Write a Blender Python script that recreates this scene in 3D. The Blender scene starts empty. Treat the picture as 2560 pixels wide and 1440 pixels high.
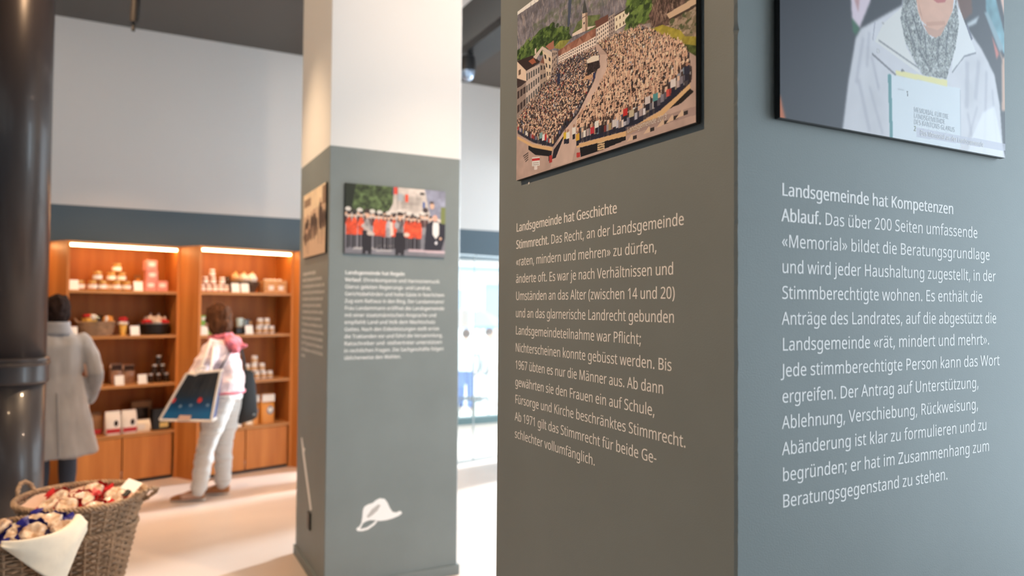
import bpy, bmesh, math, random, json
import numpy as np
from mathutils import Vector, Matrix, noise as mnoise

C = bpy.context.scene.collection
S = bpy.context.scene
PI = math.pi
random.seed(7)
rng = np.random.default_rng(7)

# ------------------------------------------------------------------ camera
YAW, PITCH, ROLL = 0.4806, 0.025776, 0.00766
EYE = Vector((0, 0, 1.6))
_F = Vector((math.sin(YAW) * math.cos(PITCH), math.cos(YAW) * math.cos(PITCH), math.sin(PITCH)))
_r = Vector((math.cos(YAW), -math.sin(YAW), 0))
_u = _r.cross(_F)
_R = _r * math.cos(ROLL) + _u * math.sin(ROLL)
_U = -_r * math.sin(ROLL) + _u * math.cos(ROLL)
cam = bpy.data.cameras.new('camera')
cam.sensor_width = 36.0
cam.lens = 36.0 * 1797.6 / 2560.0
cam.clip_start = 0.05
cam.dof.use_dof = True
cam.dof.focus_distance = 1.42
cam.dof.aperture_fstop = 2.7
camo = bpy.data.objects.new('camera', cam)
C.objects.link(camo)
camo.matrix_world = Matrix(((_R.x, _U.x, -_F.x, EYE.x), (_R.y, _U.y, -_F.y, EYE.y), (_R.z, _U.z, -_F.z, EYE.z), (0, 0, 0, 1)))
S.camera = camo

# ------------------------------------------------------------------ world, lights, exposure
w = bpy.data.worlds.new('world'); S.world = w; w.use_nodes = True
bg = w.node_tree.nodes['Background']
bg.inputs[0].default_value = (0.80, 0.91, 1.0, 1)
bg.inputs[1].default_value = 2.6
S.view_settings.view_transform = 'Standard'
S.view_settings.look = 'None'
S.view_settings.gamma = 1.0
S.view_settings.use_curve_mapping = False
S.view_settings.exposure = 0.30
S.cycles.use_denoising = True
S.cycles.max_bounces = 7
S.cycles.diffuse_bounces = 4
S.cycles.sample_clamp_indirect = 6.0

def look(o, target):
    o.rotation_euler = (Vector(target) - o.location).to_track_quat('-Z', 'Y').to_euler()

def area(name, loc, target, sx, sy, power, col):
    l = bpy.data.lights.new(name, 'AREA'); l.shape = 'RECTANGLE'; l.size = sx; l.size_y = sy
    l.energy = power; l.color = col
    o = bpy.data.objects.new(name, l); C.objects.link(o); o.location = loc; look(o, target)
    return o

def spot(name, loc, target, power, col, angle, blend=0.6, size=0.05):
    l = bpy.data.lights.new(name, 'SPOT'); l.energy = power; l.color = col
    l.spot_size = math.radians(angle); l.spot_blend = blend; l.shadow_soft_size = size
    o = bpy.data.objects.new(name, l); C.objects.link(o); o.location = loc; look(o, target)
    return o

DAY = (0.80, 0.91, 1.0)
WARM = (1.0, 0.70, 0.43)
sun = bpy.data.lights.new('sun', 'SUN'); sun.energy = 5.0; sun.angle = 0.02; sun.color = (1, 0.96, 0.9)
suno = bpy.data.objects.new('sun', sun); C.objects.link(suno); suno.location = (6, 12, 8)
suno.rotation_euler = Vector((-0.45, 0.30, -0.84)).to_track_quat('-Z', 'Y').to_euler()
# daylight from the unseen right side; the nearer window front is invented
area('offscreen_daylight', (4.55, 4.0, 1.7), (0, 4.4, 1.2), 4.6, 2.6, 12, DAY)
area('offscreen_daylight', (3.0, 0.05, 1.75), (0, 0.5, 1.5), 1.8, 2.6, 42, (0.68, 0.87, 1.0))  # added close by so the near pillar's face brightens towards the right
# bright street light falling low through the far right window
area('street_daylight', (7.6, 7.6, 2.6), (1.0, 5.6, 0.0), 0.35, 1.2, 2000, (0.82, 0.92, 1.0))
# warm spotlights under the ceiling, a few of them added as fill
AMBER = (1.0, 0.63, 0.36)
spot('ceiling_spot', (0.34, 4.40, 4.12), (0.46, 4.40, 0), 165, WARM, 58, 0.7, 0.04)
spot('ceiling_spot', (2.1, 2.3, 4.0), (1.38, 4.0, 0.5), 265, (1.0, 0.73, 0.50), 64, 1.0)
spot('ceiling_spot', (2.3, 2.0, 4.0), (1.55, 4.0, 3.4), 135, (1.0, 0.74, 0.54), 50, 1.0)
spot('ceiling_spot', (-1.7, 1.9, 4.0), (0.78, 1.25, 1.9), 275, (1.0, 0.67, 0.41), 60, 0.9)
spot('ceiling_spot', (-1.4, 3.4, 4.0), (0.93, 4.4, 1.2), 150, WARM, 60, 0.9)
spot('ceiling_spot', (-1.8, 4.0, 3.9), (0.93, 4.4, 3.6), 115, WARM, 60, 0.9)  # added fill for the upper left side of the far pillar
spot('ceiling_spot', (-0.6, 3.2, 4.0), (-0.34, 3.8, 0.6), 240, WARM, 28, 0.7)
spot('ceiling_spot', (-1.9, 4.8, 4.0), (-0.7, 7.6, 2.8), 42, (1.0, 0.78, 0.60), 70, 1.0)  # added fill, stands in for the cabinet strips' glow on the wall
spot('ceiling_spot', (-0.3, 5.3, 4.1), (-0.2, 7.2, 0.2), 215, AMBER, 66, 0.8)
spot('ceiling_spot', (1.1, 5.4, 4.1), (0.9, 7.2, 0.2), 200, AMBER, 66, 0.8)
spot('ceiling_spot', (-0.6, 4.6, 4.1), (0.3, 4.6, 0.0), 40, AMBER, 80, 0.9)
spot('ceiling_spot', (0.2, 3.3, 4.0), (0.35, 6.4, 1.0), 32, (1.0, 0.88, 0.78), 36, 0.9)  # added fill to brighten the people and the cabinet fronts

# ------------------------------------------------------------------ helpers
def srgb(r, g, b):
    f = lambda c: (c / 255.0) / 12.92 if c / 255.0 <= 0.04045 else ((c / 255.0 + 0.055) / 1.055) ** 2.4
    return (f(r), f(g), f(b))

def mat(name, col, rough=0.6, metal=0.0, vary=0.0, vscale=8.0, stretch=(1, 1, 1), bump=0.0, bscale=60.0, bdist=0.002,
        emit=None, estr=0.0, trans=0.0, alpha=1.0, spec=0.5, col2=None, coat=0.0, sheen=0.0):
    m = bpy.data.materials.new(name); m.use_nodes = True
    nt = m.node_tree; n = nt.nodes; p = n['Principled BSDF']
    p.inputs['Base Color'].default_value = (*col, 1); p.inputs['Roughness'].default_value = rough
    p.inputs['Metallic'].default_value = metal; p.inputs['Specular IOR Level'].default_value = spec
    p.inputs['Coat Weight'].default_value = coat; p.inputs['Sheen Weight'].default_value = sheen
    if trans: p.inputs['Transmission Weight'].default_value = trans
    if alpha < 1: p.inputs['Alpha'].default_value = alpha
    if emit: p.inputs['Emission Color'].default_value = (*emit, 1); p.inputs['Emission Strength'].default_value = estr
    if vary or col2 or bump:
        tc = n.new('ShaderNodeTexCoord')
    if vary or col2:
        mp = n.new('ShaderNodeMapping'); mp.inputs['Scale'].default_value = stretch
        nz = n.new('ShaderNodeTexNoise'); nz.inputs['Scale'].default_value = vscale; nz.inputs['Detail'].default_value = 4
        rp = n.new('ShaderNodeValToRGB')
        a = [max(0, c * (1 - vary)) for c in col]; b = list(col2) if col2 else [min(1, c * (1 + vary)) for c in col]
        rp.color_ramp.elements[0].position = 0.3; rp.color_ramp.elements[1].position = 0.7
        rp.color_ramp.elements[0].color = (*a, 1); rp.color_ramp.elements[1].color = (*b, 1)
        nt.links.new(tc.outputs['Object'], mp.inputs[0]); nt.links.new(mp.outputs[0], nz.inputs['Vector'])
        nt.links.new(nz.outputs['Fac'], rp.inputs[0]); nt.links.new(rp.outputs[0], p.inputs['Base Color'])
    if bump:
        n2 = n.new('ShaderNodeTexNoise'); n2.inputs['Scale'].default_value = bscale; n2.inputs['Detail'].default_value = 3
        bp = n.new('ShaderNodeBump'); bp.inputs['Strength'].default_value = bump; bp.inputs['Distance'].default_value = bdist
        nt.links.new(tc.outputs['Object'], n2.inputs['Vector']); nt.links.new(n2.outputs['Fac'], bp.inputs['Height'])
        nt.links.new(bp.outputs[0], p.inputs['Normal'])
    return m

class MB:
    """collects shapes into one mesh"""
    def __init__(s): s.v = []; s.f = []; s.mi = []; s.cur = 0
    def add(s, vs, fs):
        k = len(s.v); s.v += [tuple(x) for x in vs]; s.f += [tuple(i + k for i in f) for f in fs]; s.mi += [s.cur] * len(fs)
        return s
    def box(s, c, d, rz=0.0, bev=0.0, M=None):
        x, y, z = d[0] / 2, d[1] / 2, d[2] / 2
        if bev <= 0:
            vs = [(-x, -y, -z), (x, -y, -z), (x, y, -z), (-x, y, -z), (-x, -y, z), (x, -y, z), (x, y, z), (-x, y, z)]
            fs = [(0, 3, 2, 1), (4, 5, 6, 7), (0, 1, 5, 4), (1, 2, 6, 5), (2, 3, 7, 6), (3, 0, 4, 7)]
        else:
            b = min(bev, x * .95, y * .95, z * .95)
            vs = []
            for zz, ins in ((-z, b), (-z + b, 0), (z - b, 0), (z, b)):
                X, Y = x - ins, y - ins; e = b if ins == 0 else b * .6
                vs += [(-X + e, -Y, zz), (X - e, -Y, zz), (X, -Y + e, zz), (X, Y - e, zz), (X - e, Y, zz), (-X + e, Y, zz), (-X, Y - e, zz), (-X, -Y + e, zz)]
            fs = [tuple(range(7, -1, -1)), tuple(range(24, 32))]
            for k in range(3):
                for i in range(8):
                    j = (i + 1) % 8; fs.append((k * 8 + i, k * 8 + j, k * 8 + 8 + j, k * 8 + 8 + i))
        cr, sr = math.cos(rz), math.sin(rz)
        out = []
        for v in vs:
            q = Vector((v[0] * cr - v[1] * sr, v[0] * sr + v[1] * cr, v[2]))
            if M is not None: q = M @ q
            out.append(q + Vector(c))
        return s.add(out, fs)
    def rings(s, rings, cap=True, closed=True):
        n = len(rings[0]); vs = [p for r in rings for p in r]; fs = []
        for k in range(len(rings) - 1):
            for i in range(n if closed else n - 1):
                j = (i + 1) % n; fs.append((k * n + i, k * n + j, (k + 1) * n + j, (k + 1) * n + i))
        if cap:
            fs.append(tuple(range(n - 1, -1, -1))); fs.append(tuple((len(rings) - 1) * n + i for i in range(n)))
        return s.add(vs, fs)
    def lathe(s, prof, c=(0, 0, 0), n=24, sx=1.0, sy=1.0, cap=True):
        return s.rings([[(c[0] + r * sx * math.cos(2 * PI * i / n), c[1] + r * sy * math.sin(2 * PI * i / n), c[2] + z) for i in range(n)] for r, z in prof], cap)
    def ell(s, c, r, n=16, m=10, jit=0.0, M=None):
        rs = []
        for k in range(m + 1):
            t = PI * k / m; rr = max(math.sin(t), 0.02); z = -math.cos(t)
            ring = []
            for i in range(n):
                a = 2 * PI * i / n
                q = Vector((rr * math.cos(a) * r[0], rr * math.sin(a) * r[1], z * r[2]))
                if jit: q *= 1 + jit * mnoise.noise(Vector((q.x, q.y, q.z)) * 3.1 / max(r) + Vector(c) * 7)
                if M is not None: q = M @ q
                ring.append(q + Vector(c))
            rs.append(ring)
        return s.rings(rs)
    def tube(s, pts, rad, n=10, cap=True, closed=False):
        pts = [Vector(p) for p in pts]; m = len(pts)
        if not hasattr(rad, '__len__'): rad = [rad] * m
        rs = []; prev = None
        for i, p in enumerate(pts):
            a = pts[(i - 1) % m] if (closed or i > 0) else p; b = pts[(i + 1) % m] if (closed or i < m - 1) else p
            t = (b - a).normalized()
            if prev is None:
                h = Vector((0, 0, 1)) if abs(t.z) < 0.9 else Vector((1, 0, 0)); prev = t.cross(h).normalized()
            x = (prev - t * prev.dot(t)).normalized(); y = t.cross(x); prev = x
            r = rad[i]; rx, ry = r if isinstance(r, tuple) else (r, r)
            rs.append([p + x * rx * math.cos(2 * PI * k / n) + y * ry * math.sin(2 * PI * k / n) for k in range(n)])
        if closed: rs.append(rs[0]); return s.rings(rs, cap=False)
        return s.rings(rs, cap)
    def caps(s, pts, rad, n=12):
        """tapered limb with rounded ends"""
        pts = [Vector(p) for p in pts]
        d0 = (pts[0] - pts[1]).normalized(); d1 = (pts[-1] - pts[-2]).normalized()
        P = [pts[0] + d0 * rad[0] * k for k in (.95, .7)] + pts + [pts[-1] + d1 * rad[-1] * k for k in (.7, .95)]
        R = [rad[0] * .3, rad[0] * .72] + list(rad) + [rad[-1] * .72, rad[-1] * .3]
        return s.tube(P, R, n)
    def prism(s, poly, y0, y1):
        """poly in XZ, extruded along Y"""
        n = len(poly)
        vs = [(x, y0, z) for x, z in poly] + [(x, y1, z) for x, z in poly]
        fs = [tuple(range(n)), tuple(range(2 * n - 1, n - 1, -1))] + [(i, i + n, (i + 1) % n + n, (i + 1) % n) for i in range(n)]
        return s.add(vs, fs)
    def mesh(s, name, off=(0, 0, 0)):
        me = bpy.data.meshes.new(name)
        o = Vector(off)
        me.from_pydata([Vector(v) - o for v in s.v], [], s.f)
        me.update()
        bm = bmesh.new(); bm.from_mesh(me); bmesh.ops.recalc_face_normals(bm, faces=bm.faces); bm.to_mesh(me); bm.free()
        return me
    def obj(s, name, m, parent=None, smooth=False, off=(0, 0, 0), loc=(0, 0, 0), rz=0.0):
        me = s.mesh(name, off)
        for q in (m if isinstance(m, (list, tuple)) else [m]): me.materials.append(q)
        if len(set(s.mi)) > 1: me.polygons.foreach_set('material_index', s.mi)
        if smooth:
            me.polygons.foreach_set('use_smooth', [True] * len(me.polygons))
            if smooth != 'all':
                try: me.set_sharp_from_angle(angle=math.radians(40))
                except Exception: pass
        o = bpy.data.objects.new(name, me); C.objects.link(o)
        o.location = loc; o.rotation_euler = (0, 0, rz)
        if parent: o.parent = parent
        return o

def tag(o, label=None, cat=None, group=None, kind=None):
    if label: o['label'] = label
    if cat: o['category'] = cat
    if group: o['group'] = group
    if kind: o['kind'] = kind
    return o

def thing(name, label, cat, loc=(0, 0, 0), rz=0.0, group=None):
    o = bpy.data.objects.new(name, None); C.objects.link(o); o.empty_display_size = 0.05
    o.location = loc; o.rotation_euler = (0, 0, rz)
    return tag(o, label, cat, group)

def dup(root, loc, rz=None, label=None, group=None, scale=None):
    r = root.copy(); C.objects.link(r); r.location = loc
    if rz is not None: r.rotation_euler = (0, 0, rz)
    if scale: r.scale = scale
    if label: r['label'] = label
    if group: r['group'] = group
    for ch in list(root.children):
        c = ch.copy(); C.objects.link(c); c.parent = r
        for g in ch.children:
            d = g.copy(); C.objects.link(d); d.parent = c
    return r

def fuse(mb, name, m, voxel, parent=None, smooth=4, off=(0, 0, 0), wrinkle=None, cut=None):
    """one continuous skin around all shapes of mb"""
    o = mb.obj(name + '_src', m, off=off)
    r = o.modifiers.new('r', 'REMESH'); r.mode = 'VOXEL'; r.voxel_size = voxel
    if smooth:
        q = o.modifiers.new('s', 'SMOOTH'); q.iterations = smooth; q.factor = 0.5
    bpy.context.view_layer.update()
    dg = bpy.context.evaluated_depsgraph_get()
    me = bpy.data.meshes.new_from_object(o.evaluated_get(dg))
    bpy.data.objects.remove(o)
    me.name = name
    if wrinkle:
        me.update()
        for v in me.vertices:
            v.co += v.normal * wrinkle(v.co + Vector(off))
    me.polygons.foreach_set('use_smooth', [True] * len(me.polygons))
    me.materials.clear(); me.materials.append(m)
    o = bpy.data.objects.new(name, me); C.objects.link(o)
    if parent: o.parent = parent
    return o

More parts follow.
